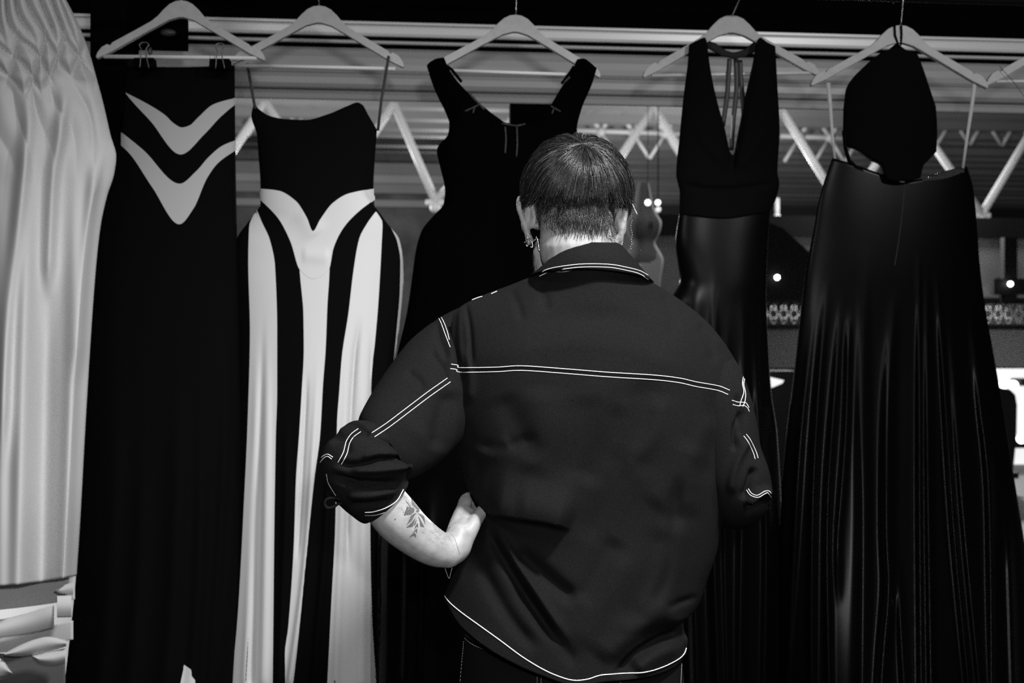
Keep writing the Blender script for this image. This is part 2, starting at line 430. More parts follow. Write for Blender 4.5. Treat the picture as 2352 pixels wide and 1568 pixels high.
for i, (a, b) in enumerate(((1488, 465), (1511, 465), (1512, 481))):
    V, Fc = ellipsoid(P(a, b, 8.4+0.15*i), (0.025, 0.025, 0.025), 14, 8)
    lo = mesh('bulb', V, Fc, g('bulb_glow', 0.9, 0.5, 0.2, emit=(3.0, 2.2, 0.7)[i]), None)
    cb = tube('cable', [P(a, b, 8.4+0.15*i), (P(a, b, 8.4+0.15*i).x, 8.4+0.15*i, 9.0)], 0.003, M_dark, lo, 6)
    tag(lo, ['small round lit bulb nearest the head, left of the pair', 'small round lit bulb, right of the upper pair', 'dim small bulb just under the upper pair'][i], 'bulb', 'bulbs glowing in the hall')
# lit display under the fascia at the right edge, with a dark chair back before it
sh = thing('display_counter', 'bright lit display counter at the right edge beyond the last gown', 'counter', (P(2330, 784, 11).x, 11, 0))
pbox('back_panel', 2230, 846, 2700, 1250, 11.2, 0.05, M_shop, sh)
pbox('shelf', 2230, 1008, 2700, 1030, 11.0, 0.2, M_dark, sh)
pbox('shelf', 2345, 868, 2700, 886, 11.0, 0.2, M_chair, sh)
pbox('counter_front', 2230, 1116, 2700, 2100, 10.9, 0.2, M_chair, sh)
for a, b in ((2306, 882), (2328, 884), (2346, 1008)):
    V, Fc = ellipsoid(P(a, b, 10.85), (0.05, 0.05, 0.05), 12, 8); mesh('lamp', V, Fc, M_lamp, sh)
ch = thing('chair', 'dark rounded chair back before the lit display counter', 'chair', (P(2300, 784, 9).x, 9, 0))
prism('backrest', [P(a, b, 9) for a, b in ((2240, 892), (2300, 890), (2322, 894), (2334, 906), (2338, 930), (2337, 990), (2333, 1040), (2328, 1090), (2240, 1110))], 0.08, M_chair, ch, 0.02)
for a in (2250, 2318):
    tube('leg', [P(a, 1085, 9.05), (P(a, 1085, 9.05).x, 9.05, 0.0)], 0.02, M_dark, ch, 8)
pbox('seat', 2240, 1085, 2340, 1100, 9.0, 0.45, M_chair, ch)
# small white card with its own emission, glimpsed between the last two gowns
wt = thing('tent_sign', 'small white folded card standing low between the two dark gowns', 'sign', P(1790, 900, 7))
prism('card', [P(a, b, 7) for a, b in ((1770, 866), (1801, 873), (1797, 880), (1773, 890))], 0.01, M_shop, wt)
pbox('stand', 1752, 852, 1840, 1500, 7.2, 0.3, M_chair, wt)

# ------------------------------------------------------------------ garments
def coons(T, B, L, R, U, W):     # T,B: u->py ; L,R: py->px sampled along each side
    py0 = T(0.0)+(B(0.0)-T(0.0))*W; py1 = T(1.0)+(B(1.0)-T(1.0))*W
    l = L(py0); r = R(py1)
    PX = l+(r-l)*U; PY = T(U)+(B(U)-T(U))*W
    return PX, PY
def gown_shell(name, D0, T, B, L, R, thick, mat, parent, folds=(), ufolds=(), nu=110, nv=130, back=0.8, pw=2.2, extra=None, mean_depth=None):
    T, B, L, R, th = pch(T), pch(B), pch(L), pch(R), pch(thick)
    s = np.linspace(0, 1, nu); U1 = 0.5-0.5*np.cos(np.pi*s); U1 = 0.35*s+0.65*U1; W1 = np.linspace(0, 1, nv)
    U, W = np.meshgrid(U1, W1)
    PX, PY = coons(T, B, L, R, U, W)
    prof = np.power(np.clip(1-np.abs(2*U-1)**pw, 0, 1), 0.6)
    H = th(W)*prof
    edge = np.clip(np.minimum(U, 1-U)*14, 0, 1)
    H = H + wr(PX, PY, folds)*edge
    for u0, wu, amp, v0 in ufolds:
        gz = np.clip((W-v0)/max(0.02, (1-v0)*0.6), 0, 1); gz = gz*gz*(3-2*gz)
        H = H + amp*gz*np.exp(-((U-u0)/wu)**2)*edge
    if extra is not None: H = H + extra(PX, PY, U, W)*edge
    A = PN(PX, PY, D0)
    front = PN(PX, PY, D0-H)
    bk = A.copy(); bk[..., 1] += th(W)*back*prof
    V = list(front.reshape(-1, 3)) + list(bk.reshape(-1, 3))
    n = nu*nv
    Fc = grid_faces(nu, nv, False) + grid_faces(nu, nv, True, n)
    for j in range(nv-1):
        Fc.append((j*nu, (j+1)*nu, n+(j+1)*nu, n+j*nu)); e = nu-1
        Fc.append((j*nu+e, n+j*nu+e, n+(j+1)*nu+e, (j+1)*nu+e))
    for i in range(nu-1):
        Fc.append((i, n+i, n+i+1, i+1)); b = (nv-1)*nu
        Fc.append((b+i, b+i+1, n+b+i+1, n+b+i))
    o = mesh(name, V, Fc, mat, parent)
    return o
def panel_lr(name, bvh, Lp, Rp, mat, parent, D, off=0.0016, nu=16, nv=70):      # panel between two curves x(y)
    lf, rf = pch([(b, a) for a, b in Lp]), pch([(b, a) for a, b in Rp])
    y0 = min(Lp[0][1], Rp[0][1]); y1 = max(Lp[-1][1], Rp[-1][1])
    V = []
    for j in range(nv):
        yy = y0+(y1-y0)*j/(nv-1); a, b = float(lf(yy)), float(rf(yy))
        for i in range(nu): V.append(drape(bvh, a+(b-a)*i/(nu-1), yy, off, D))
    return mesh(name, V, grid_faces(nu, nv), mat, parent)
def panel_tb(name, bvh, Tp, Bp, mat, parent, D, off=0.0016, nu=70, nv=14):      # panel between two curves y(x)
    tf, bf = pch(Tp), pch(Bp)
    x0, x1 = Tp[0][0], Tp[-1][0]
    V = []
    for j in range(nv):
        for i in range(nu):
            xx = x0+(x1-x0)*i/(nu-1); a, b = float(tf(xx)), float(bf(xx)); V.append(drape(bvh, xx, a+(b-a)*j/(nv-1), off, D))
    return mesh(name, V, grid_faces(nu, nv), mat, parent)

# --- white smocked gown at the left edge
D = 2.50
g0 = thing('white_gown', 'long white pleated gown with a smocked top at the left edge', 'dress', P(20, 1500, D))
def smock(PX, PY, U, W):
    X = PX - 0.28*(PY-120) + 7*np.sin(PY/37+PX/61) + 5*np.sin(PX/23+PY/90)
    a = np.abs(np.sin(np.pi*(X/52+PY/88))); b = np.abs(np.sin(np.pi*(X/52-PY/88)))
    dia = np.power(np.minimum(a, b), 0.55)
    tub = np.abs(np.sin(np.pi*X/26))**0.7
    k1 = 1/(1+np.exp(-(PY-85)/9)); k2 = 1/(1+np.exp((PY-185-20*np.sin(X/30))/9))
    low = np.clip((PY-170)/60, 0, 1)*np.clip((420-PY)/240, 0, 1)
    return 0.026*tub*(1-k1)+0.032*dia*k1*k2 + 0.018*low*np.abs(np.sin(np.pi*X/52))
sk = gown_shell('skirt', D, [(0, -112), (1, -84)], [(0, 1352), (0.45, 1346), (0.62, 1344), (0.8, 1336), (1, 1322)],
    [(-112, 30), (-60, -60), (200, -160), (1352, -260)], [(-84, 92), (-30, 132), (0, 152), (60, 182), (120, 205), (180, 222), (240, 238), (310, 254), (360, 267), (400, 262), (450, 246), (520, 231), (620, 220), (800, 207), (1000, 195), (1200, 184), (1322, 176)],
    [(0, 0.03), (0.2, 0.05), (0.6, 0.07), (1, 0.09)], M_white0, g0,
    folds=[([(66, 180), (60, 330), (20, 700), (0, 1100)], 16, 0.0333, 'r'), ([(108, 200), (70, 420), (55, 700), (40, 1345)], 24, 0.0428, 'R'),
           ([(150, 180), (138, 300), (120, 420), (108, 700)], 15, 0.0286, 'r'), ([(185, 250), (175, 420), (168, 800), (150, 1345)], 20, 0.0381, 'R'),
           ([(225, 330), (215, 420), (196, 600), (180, 900)], 16, 0.0286, 'r'), ([(112, 560), (105, 900), (95, 1345)], 22, -0.0381, 'R'), ([(10, 300), (5, 700), (0, 1345)], 20, 0.0238, 'R')],
    nu=300, nv=260, extra=smock)
tube('hanging_loop', [P(60, -92, D+0.02), P(58, -110, D+0.05), Vector((P(58, -110, D).x, DR-0.012, rz+0.014)), Vector((P(58, -110, D).x, DR+0.002, rz+0.022))], 0.004, M_ribbon, g0, 8)
def ruffle(name, Tp, Bp, D, wave, mat, x0, x1, lip=0.012):
    tf, bf = pch(Tp), pch(Bp); nu, nv = 60, 14; V = []
    for s_ in (0, 1):
        for j in range(nv):
            for i in range(nu):
                xx = x0+(x1-x0)*i/(nu-1); t = j/(nv-1)
                d = D - wave*math.sin((xx+120)/46)*0.5*(0.4+t) - lip*math.sin(math.pi*t) + s_*0.004
                V.append(P(xx, float(tf(xx)+(bf(xx)-tf(xx))*t), d))
    n = nu*nv; Fc = grid_faces(nu, nv)+grid_faces(nu, nv, True, n)
    for i in range(nu-1): Fc += [((nv-1)*nu+i, (nv-1)*nu+i+1, n+(nv-1)*nu+i+1, n+(nv-1)*nu+i), (i, n+i, n+i+1, i+1)]
    for j in range(nv-1): Fc += [(j*nu+nu-1, n+j*nu+nu-1, n+(j+1)*nu+nu-1, (j+1)*nu+nu-1), (j*nu, (j+1)*nu, n+(j+1)*nu, n+j*nu)]
    return mesh(name, V, Fc, mat, g0)
ruffle('underlayer', [(-200, 1330), (0, 1340), (172, 1318)], [(-200, 1415), (0, 1400), (128, 1384), (172, 1376)], D+0.05, 0.02, M_white0, -200, 172, 0.0)
ruffle('ruffle', [(-200, 1440), (0, 1422), (60, 1408), (100, 1396), (124, 1391)], [(-200, 1490), (0, 1464), (60, 1456), (124, 1441)], D-0.015, 0.03, M_white0, -200, 124)
ruffle('underlayer', [(-200, 1462), (0, 1458), (168, 1425)], [(-200, 1505), (10, 1498), (168, 1468)], D+0.06, 0.02, M_white0, -200, 168, 0.0)
ruffle('ruffle', [(10, 1500), (40, 1484), (80, 1468), (110, 1462), (152, 1470)], [(10, 1505), (40, 1507), (80, 1503), (110, 1497), (152, 1484)], D-0.02, 0.02, M_white0, 10, 152)
ruffle('ruffle', [(124, 1356), (140, 1346), (168, 1336)], [(124, 1357), (140, 1363), (168, 1364)], D-0.03, 0.0, M_white0, 124, 168, 0.006)
ruffle('ruffle', [(131, 1368), (164, 1367)], [(131, 1418), (164, 1417)], D-0.03, 0.0, M_white0, 131, 164, 0.012)
ruffle('ruffle', [(74, 1505), (100, 1500), (150, 1488)], [(74, 1507), (92, 1524), (120, 1528), (150, 1522)], D-0.005, 0.0, M_white0, 74, 150, 0.016)
ruffle('ruffle', [(-200, 1500), (0, 1512), (28, 1545)], [(-200, 1570), (0, 1554), (28, 1546)], D-0.01, 0.0, M_white0, -200, 28, 0.012)
ruffle('lining', [(-200, 1500), (150, 1500)], [(-200, 1700), (150, 1700)], D+0.075, 0.02, g('grey_lining', 0.10, 0.8, 0.2), -200, 150, 0.0)

# --- strapless black gown with two pale chevrons
D = 2.60
g1 = thing('strapless_gown', 'strapless black gown with two pale chevron bands clipped to its hanger', 'dress', P(370, 1560, D))
b1 = gown_shell('gown_body', D, [(0, 152), (0.5, 154), (1, 150)], [(0, 1640), (1, 1640)],
    [(152, 290), (250, 284), (320, 277), (400, 258), (520, 228), (800, 204), (1300, 176), (1640, 140)],
    [(150, 539), (350, 541), (520, 544), (700, 548), (1000, 554), (1300, 552), (1640, 536)],
    [(0, 0.025), (0.2, 0.05), (0.35, 0.06), (1, 0.12)], M_blackcloth, g1,
    folds=[([(520, 700), (515, 1100), (485, 1568)], 14, 0.012, 'R'), ([(545, 800), (535, 1200), (500, 1568)], 10, 0.010, 'R')],
    ufolds=[(0.2, 0.06, 0.012, 0.4), (0.38, 0.05, 0.010, 0.5), (0.6, 0.06, 0.014, 0.4), (0.75, 0.04, 0.012, 0.45)])
bv = bvh_of(b1)
panel_tb('chevron', bv, [(290, 213), (350, 245), (380, 265), (400, 284), (418, 293), (436, 288), (455, 270), (490, 240), (539, 225)], [(290, 215), (300, 228), (345, 277), (415, 355), (470, 308), (505, 270), (539, 240)], M_band, g1, D, nu=90)
panel_tb('chevron', bv, [(279, 303), (330, 345), (413, 422), (450, 394), (480, 360), (510, 335), (540, 322)], [(279, 334), (300, 355), (350, 430), (412, 515), (445, 478), (475, 410), (500, 375), (540, 345)], M_band, g1, D, nu=90)
panel_lr('lining', bv, [(423, 1526), (420, 1540), (414, 1568), (404, 1620)], [(425, 1526), (440, 1538), (441, 1552), (446, 1562), (440, 1620)], M_white, g1, D, 0.004, 8, 20)

# --- black and ivory gown with spaghetti straps
D = 2.63
g2 = thing('strappy_gown', 'black gown with ivory Y-shaped panels and thin shoulder straps', 'dress', P(730, 1560, D))
b2 = gown_shell('gown_body', D, [(0, 236), (0.04, 250), (0.13, 266), (0.25, 273), (0.42, 275), (0.6, 262), (0.76, 243), (0.84, 235), (0.88, 240), (0.93, 264), (1, 298)], [(0, 1640), (1, 1640)],
    [(236, 583), (265, 577), (310, 590), (350, 593), (430, 598), (468, 598), (490, 585), (515, 566), (545, 545), (620, 530), (800, 536), (1100, 530), (1640, 502)],
    [(298, 866), (350, 862), (430, 858), (470, 860), (500, 874), (525, 898), (550, 918), (590, 926), (640, 926), (720, 920), (820, 908), (1000, 886), (1200, 872), (1640, 872)],
    [(0, 0.02), (0.15, 0.05), (0.3, 0.07), (1, 0.10)], M_blackcloth, g2,
    folds=[([(606, 690), (600, 900), (585, 1200), (575, 1568)], 7, -0.012, 'R'), ([(612, 700), (614, 1000), (605, 1568)], 8, 0.009, 'R'), ([(590, 760), (588, 1100), (565, 1568)], 8, 0.008, 'R'),
           ([(730, 790), (722, 980), (700, 1300), (665, 1568)], 7, 0.010, 'R'), ([(706, 850), (694, 1100), (682, 1300)], 5, -0.010, 'r'),
           ([(828, 720), (812, 850), (800, 1100), (798, 1330)], 6, -0.016, 'r'), ([(842, 700), (835, 900), (835, 1200), (830, 1568)], 12, 0.012, 'R'), ([(800, 780), (792, 980), (785, 1200), (770, 1568)], 7, 0.008, 'R'), ([(853, 760), (850, 1000), (845, 1200)], 4, -0.008, 'r'),
           ([(660, 900), (655, 1200), (640, 1568)], 9, 0.012, 'R'), ([(760, 900), (750, 1200), (720, 1568)], 9, 0.012, 'R'), ([(690, 480), (730, 545)], 26, 0.006, 'r'), ([(690, 585), (760, 590)], 14, 0.004, 'r')],
    nu=220, nv=170)
bv = bvh_of(b2)
yl = panel_tb('yoke_panel', bv, [(598, 433), (640, 438), (680, 462), (705, 500), (719, 531), (735, 505), (765, 466), (800, 445), (859, 433)],
    [(598, 457), (640, 502), (668, 556), (688, 618), (719, 640), (756, 618), (766, 570), (790, 522), (825, 485), (859, 459)], M_white, g2, D, 0.0022, 120, 20)
panel_lr('centre_panel', bv, [(688, 616), (690, 640), (697, 720), (698, 800), (693, 900), (687, 1000), (680, 1100), (675, 1250), (662, 1440), (654, 1500), (657, 1600)], [(757, 616), (756, 640), (752, 700), (748, 800), (742, 880), (735, 1000), (721, 1100), (701, 1300), (676, 1540), (668, 1600)], M_white, g2, D, 0.0014, 18, 110)
panel_lr('side_panel', bv, [(589, 483), (573, 522), (571, 600), (575, 760), (570, 960), (561, 1160), (548, 1400), (530, 1600)], [(591, 483), (602, 510), (620, 550), (632, 610), (637, 760), (637, 900), (634, 1000), (630, 1250), (627, 1600)], M_white, g2, D, 0.0018, 18, 110)
panel_lr('side_panel', bv, [(862, 487), (845, 510), (825, 548), (812, 620), (800, 720), (785, 820), (779, 900), (774, 970), (770, 1200), (760, 1400), (750, 1600)], [(864, 487), (878, 512), (876, 560), (868, 700), (857, 830), (853, 900), (850, 1060), (849, 1200), (853, 1400), (865, 1600)], M_white, g2, D, 0.0018, 18, 110)
panel_lr('edge_panel', bv, [(898, 524), (912, 556), (919, 600), (918, 660), (910, 760), (900, 860)], [(900, 524), (917, 552), (925, 600), (926, 660), (919, 740), (908, 860)], M_band, g2, D, 0.001, 5, 50)
tube('strap', [P(a, b, D-c) for a, b, c in ((568, 146, -0.02), (573, 175, 0.0), (580, 215, 0.008), (586, 250, 0.010))], 0.0042, M_strap, g2, 6, 0.4)
tube('strap', [P(a, b, D-c) for a, b, c in ((893, 128, 0.03), (886, 170, 0.02), (876, 230, 0.012), (868, 300, 0.008))], 0.0042, M_strap, g2, 6, 0.4)

# --- black velvet gown behind the person
D = 2.585
g3 = thing('velvet_gown', 'black velvet gown with a wide V neck hanging behind the person', 'dress', P(1180, 1560, D))
b3 = gown_shell('gown_body', D, [(0, 150), (0.02, 142), (0.06, 134), (0.10, 132), (0.115, 145), (0.14, 165), (0.2, 195), (0.33, 243), (0.42, 270), (0.47, 282), (0.64, 284), (0.68, 268), (0.73, 240), (0.80, 195), (0.86, 160), (0.885, 136), (0.92, 134), (0.97, 146), (1, 156)], [(0, 1640), (1, 1640)],
    [(150, 980), (178, 988), (215, 1002), (260, 1024), (285, 1032), (312, 1028), (330, 1010), (345, 1003), (380, 1010), (440, 1022), (470, 1018), (492, 998), (530, 968), (580, 954), (640, 946), (720, 934), (800, 915), (900, 892), (1100, 876), (1300, 872), (1640, 872)],
    [(156, 1371), (190, 1361), (250, 1336), (300, 1325), (340, 1345), (480, 1345), (520, 1380), (700, 1420), (1640, 1490)],
    [(0, 0.012), (0.1, 0.04), (0.3, 0.07), (1, 0.12)], M_velvet, g3,
    folds=[([(905, 1100), (892, 1300), (888, 1568)], 8, 0.012, 'R'), ([(935, 1100), (940, 1300), (935, 1568)], 10, 0.012, 'R'), ([(990, 1100), (980, 1300), (975, 1568)], 12, 0.014, 'R')], nu=160, nv=150)
bv = bvh_of(b3)
sk3 = panel_lr('satin_overskirt', bv, [(905, 860), (890, 930), (874, 1100), (868, 1300), (862, 1620)], [(1300, 860), (1300, 930), (1300, 1100), (1330, 1300), (1330, 1620)], M_satin, g3, D, 0.003, 90, 60)
for ln in ([(1043, 172), (1075, 212), (1112, 252)], [(1308, 178), (1275, 212), (1246, 250)]): thread('neck_lace', bv, ln, 0.002, 0.0035, M_lace, g3, D, 24)
for ln in ([(1068, 256), (1098, 242)], [(1086, 260), (1090, 247)], [(1288, 257), (1262, 242)], [(1268, 262), (1272, 250)], [(1152, 284), (1185, 289), (1206, 285)], [(1160, 292), (1162, 320), (1160, 352)], [(1187, 292), (1188, 330), (1186, 360)]):
    thread('trim_stitch', bv, ln, 0.0015, 0.0022, M_lace, g3, D, 10)
tube('inner_strap', [P(a, b, D+0.01) for a, b in ((1027, 152), (1038, 160), (1060, 188))], 0.004, M_velvet, g3, 6)
tube('inner_strap', [P(a, b, D+0.01) for a, b in ((1318, 152), (1310, 165), (1290, 192))], 0.004, M_velvet, g3, 6)

# --- black halter gown
D = 2.665
g4 = thing('halter_gown', 'black halter gown with a deep V front and hanging tie ribbons', 'dress', P(1680, 1560, D))
b4 = gown_shell('bodice', D, [(0, 102), (0.10, 92), (0.18, 86), (0.20, 92), (0.24, 150), (0.31, 220), (0.41, 292), (0.485, 352), (0.515, 356), (0.58, 300), (0.66, 220), (0.74, 150), (0.80, 92), (0.82, 86), (0.9, 96), (1, 106)], [(0, 492), (0.5, 500), (1, 486)],
    [(102, 1583), (150, 1579), (220, 1570), (320, 1560), (400, 1553), (422, 1557), (440, 1561), (492, 1560)],
    [(106, 1781), (200, 1786), (300, 1791), (395, 1786), (420, 1790), (455, 1783), (486, 1768)],
    [(0, 0.012), (0.4, 0.03), (1, 0.036)], M_blackcloth, g4, folds=[([(1560, 424), (1660, 436), (1786, 420)], 7, -0.006, 'r'), ([(1600, 300), (1650, 360), (1680, 380)], 12, 0.005, 'r'), ([(1760, 300), (1720, 360), (1690, 385)], 12, 0.005, 'r')], nu=120, nv=90)
b4s = gown_shell('skirt', D, [(0, 484), (0.5, 490), (1, 478)], [(0, 1640), (1, 1640)],
    [(484, 1561), (560, 1551), (600, 1556), (640, 1561), (700, 1535), (1640, 1515)],
    [(478, 1769), (560, 1764), (680, 1760), (800, 1765), (900, 1772), (1000, 1786), (1300, 1800), (1640, 1808)],
    [(0, 0.030), (0.2, 0.060), (0.5, 0.10), (1, 0.18)], M_satin, g4,
    folds=[([(1705, 640), (1710, 900), (1706, 1200), (1700, 1568)], 12, 0.0225, 'R'), ([(1735, 700), (1745, 1000), (1762, 1200), (1758, 1568)], 11, 0.0330, 'R'), ([(1640, 600), (1640, 1200), (1650, 1568)], 12, 0.0270, 'R'),
           ([(1670, 700), (1665, 1200), (1672, 1568)], 9, 0.0210, 'R'), ([(1600, 620), (1590, 1100), (1600, 1568)], 14, 0.0240, 'R')], nu=150, nv=140)
M_dull = g('black_jersey', 0.003, 0.8, 0.12)
tube('neck_strap', [P(a, b, D+0.02) for a, b in ((1622, 100), (1640, 108), (1662, 122), (1685, 128), (1712, 122), (1730, 110), (1742, 98))], [0.010, 0.012, 0.010, 0.009, 0.010, 0.012, 0.010], g('dark_mesh', 0.012, 0.8, 0.2), g4, 8, 0.35)
for ln in ([(1676, 135), (1674, 160), (1670, 220), (1660, 290)], [(1690, 135), (1692, 200), (1684, 280), (1680, 345)], [(1700, 138), (1702, 180), (1706, 230), (1710, 290)]):
    tube('tie_ribbon', [P(a, b, D+0.012) for a, b in cat(ln, 16)], 0.0068, g('dark_ribbon', 0.010, 0.5, 0.4), g4, 8, 0.3)
tube('slit_edge', [P(a, b, D-0.002) for a, b in ((1681, 265), (1680, 290), (1678, 318))], 0.0018, M_ribbon, g4, 6)

# --- black halter gown with a cut-out waist
D = 2.612
g5 = thing('cutout_gown', 'black satin gown with a keyhole halter top and full pleated skirt', 'dress', P(2060, 1560, D))
b5 = gown_shell('halter_top', D, [(0, 250), (0.03, 205), (0.1, 180), (0.2, 158), (0.4, 122), (0.5, 112), (0.58, 100), (0.66, 112), (0.8, 125), (0.85, 150), (0.93, 200), (1, 245)], [(0, 338), (0.08, 340), (0.3, 366), (0.4, 376), (0.45, 410), (0.6, 416), (0.82, 408), (0.85, 382), (0.92, 366), (1, 348)],
    [(250, 1937), (300, 1936), (338, 1947)], [(245, 2150), (300, 2153), (348, 2151)], [(0, 0.008), (0.3, 0.025), (1, 0.03)], M_blackcloth, g5, nu=110, nv=70)
for a in (2056, 2071):
    tube('neck_loop', [P(a-1, 58, D-0.022), P(a, 80, D-0.022), P(2066+(a-2063)*0.4, 104, D-0.018)], 0.0028, M_matte, g5, 6)
tube('side_piping', [P(a, b, D-0.004) for a, b in ((1938, 300), (1942, 340), (1950, 368), (1966, 384), (1990, 398))], 0.0055, M_blackcloth, g5, 8)
sk5 = gown_shell('skirt', D+0.01, [(0, 362), (0.12, 373), (0.3, 392), (0.45, 408), (0.54, 415), (0.7, 408), (0.82, 394), (1, 381)], [(0, 1640), (1, 1640)],
    [(362, 1912), (410, 1895), (460, 1881), (520, 1870), (620, 1851), (700, 1841), (850, 1824), (1000, 1806), (1150, 1795), (1400, 1788), (1640, 1785)],
    [(381, 2221), (430, 2235), (480, 2241), (600, 2250), (700, 2262), (800, 2280), (920, 2301), (1100, 2330), (1250, 2354), (1640, 2410)],
    [(0, 0.022), (0.15, 0.036), (0.3, 0.05), (0.55, 0.105), (1, 0.25)], M_satin, g5,
    folds=[([(1905, 620), (1880, 900), (1866, 1200), (1863, 1640)], 9, 0.0300, 'R'), ([(1935, 650), (1918, 900), (1900, 1200), (1905, 1640)], 8, 0.0270, 'R'), ([(1950, 700), (1945, 950), (1935, 1110), (1924, 1250), (1926, 1400)], 8, 0.014, 'r'),
           ([(2055, 650), (2040, 900), (2037, 1200), (2042, 1350), (2030, 1500), (2020, 1640)], 13, 0.0360, 'R'), ([(2062, 1250), (2070, 1450), (2082, 1640)], 8, 0.0210, 'R'),
           ([(2110, 560), (2112, 900), (2113, 1200), (2117, 1640)], 7, 0.0240, 'R'), ([(2128, 600), (2130, 900), (2133, 1200), (2140, 1640)], 9, 0.0300, 'R'),
           ([(2150, 600), (2170, 900), (2190, 1200), (2208, 1400), (2232, 1640)], 7, 0.0330, 'R'), ([(2180, 700), (2200, 1000), (2216, 1200), (2245, 1500), (2260, 1640)], 12, 0.0270, 'R'),
           ([(2225, 650), (2250, 900), (2272, 1100), (2278, 1350), (2280, 1640)], 11, 0.0300, 'R'), ([(1985, 550), (1980, 900), (1985, 1200), (1980, 1640)], 16, 0.0180, 'R'), ([(2310, 1050), (2320, 1300), (2330, 1640)], 10, 0.0180, 'R'),
           ([(1870, 700), (1838, 1000), (1820, 1300), (1800, 1640)], 9, 0.0210, 'R')], nu=260, nv=170)
bv = bvh_of(sk5)
panel_tb('waist_lining', bv, [(2118, 409), (2160, 397), (2214, 384)], [(2118, 416), (2160, 412), (2212, 396)], M_lace, g5, D, 0.001, 30, 5)
thread('centre_seam', bv, [(2078, 418), (2074, 470), (2066, 540), (2055, 610)], 0.0005, 0.0009, M_strap, g5, D, 40)
tube('pull_tab', [P(a, b, D-0.02) for a, b in ((2066, 416), (2074, 418), (2084, 412))], 0.0016, M_ribbon, g5, 6)
tube('hanger_loop', [P(a, b, D-c) for a, b, c in ((1902, 190, 0.012), (1907, 240, 0.006), (1912, 310, 0.0), (1918, 364, 0.004))], [0.0065, 0.006, 0.0045, 0.004], M_ribbon, g5, 6, 0.3)
tube('hanger_loop', [P(a, b, D-c) for a, b, c in ((2240, 184, 0.012), (2233, 240, 0.006), (2221, 320, 0.0), (2212, 386, 0.004))], [0.0065, 0.006, 0.0045, 0.004], M_ribbon, g5, 6, 0.3)

# ------------------------------------------------------------------ hangers
HT = [(0, 0), (14, 2), (28, 9), (42, 22), (56, 38), (72, 51), (105, 70), (164, 103), (169, 110), (176, 107), (189, 114), (199, 127), (203, 138), (200, 142), (185, 135), (166, 126), (80, 76), (30, 48), (6, 41)]
def hanger(cx, cy, half, D, tilt, label, bar=True, bar_y=133, bar_tilt=0.0, hook_top=None):
    t = thing('coat_hanger', label, 'hanger', P(cx, cy, D), 'wooden hangers on the rail')
    k = half/202.0; ca, sa = math.cos(math.radians(tilt)), math.sin(math.radians(tilt))
    def w(dx, dy): x_, y_ = dx*k, dy*k; return (cx+x_*ca-y_*sa, cy+x_*sa+y_*ca)
    pts = [w(a, b) for a, b in HT] + [w(-a, b) for a, b in HT[::-1]]
    out = []
    for q in pts:
        if not out or (abs(q[0]-out[-1][0])+abs(q[1]-out[-1][1])) > 0.5: out.append(q)
    if abs(out[0][0]-out[-1][0])+abs(out[0][1]-out[-1][1]) < 0.5: out.pop()
    prism('wooden_yoke', [P(a, b, D-0.007) for a, b in out], 0.014, M_wood, t, 0.0022)
    if bar:
        a, b = w(-183, bar_y-bar_tilt), w(183, bar_y+bar_tilt)
        tube('bar', [P(a[0], a[1], D), P(b[0], b[1], D)], 0.0052, M_bar, t, 12)
    base = P(cx, cy+6, D); topz = rz+0.006
    x0, z0 = base.x, base.z
    zr = topz; r = 0.016
    hk = [(x0, D, z0), (x0+0.001, D+0.002, z0+0.02), (x0-0.001, D, (z0+zr)/2)]
    hk = [(x0, D, z0), (x0, D, zr-0.004)]
    for i in range(11):
        a = math.pi*(-0.05+1.25*i/10)
        hk.append((x0-0.002*i/10, DR - (r)*math.cos(math.pi-a) if False else D + (DR-D) - 0.0 + r*(1-math.cos(a)) - r + (D-DR)*(1-i/10)*0, zr+0.010 + r*math.sin(a)*0.9))
    hk2 = [Vector((x0, D, z0))]
    for i in range(1, 5): hk2.append(Vector((x0, D+(DR-0.015-D)*i/4, z0+(zr-z0)*i/4)))
    for i in range(1, 11):
        a = math.pi*1.2*i/10; hk2.append(Vector((x0-0.0015*i, DR-0.015*math.cos(a), zr+0.015*math.sin(a))))
    tube('hook', hk2, 0.0018, M_steel, t, 8)
    return t
hanger(416, 0, 194, 2.555, 0.8, 'pale wooden hanger above the chevron gown, with two binder clips', bar_y=137, bar_tilt=-0.5)
hanger(733, 12, 197, 2.615, 1.2, 'pale wooden hanger above the ivory and black gown', bar_y=146)
hanger(1185, 33, 198, 2.605, 1.6, 'pale wooden hanger inside the velvet gown shoulders, above the person', bar_y=137, bar_tilt=1)
hanger(1680, 34, 203, 2.684, -0.4, 'pale wooden hanger carrying the deep V halter gown', bar_y=136, bar_tilt=-2)
hanger(2069, 57, 203, 2.60, 0.8, 'pale wooden hanger with two pale loops above the cut-out gown', bar=False)
hanger(2470, 52, 203, 2.60, -0.3, 'wooden hanger tip showing at the right edge', bar_y=134)
tube('thread_strap', [P(a, b, 2.585) for a, b in ((2296, 152), (2330, 190), (2362, 235))], 0.0007, M_strap, bpy.data.objects['coat_hanger.005'], 5)
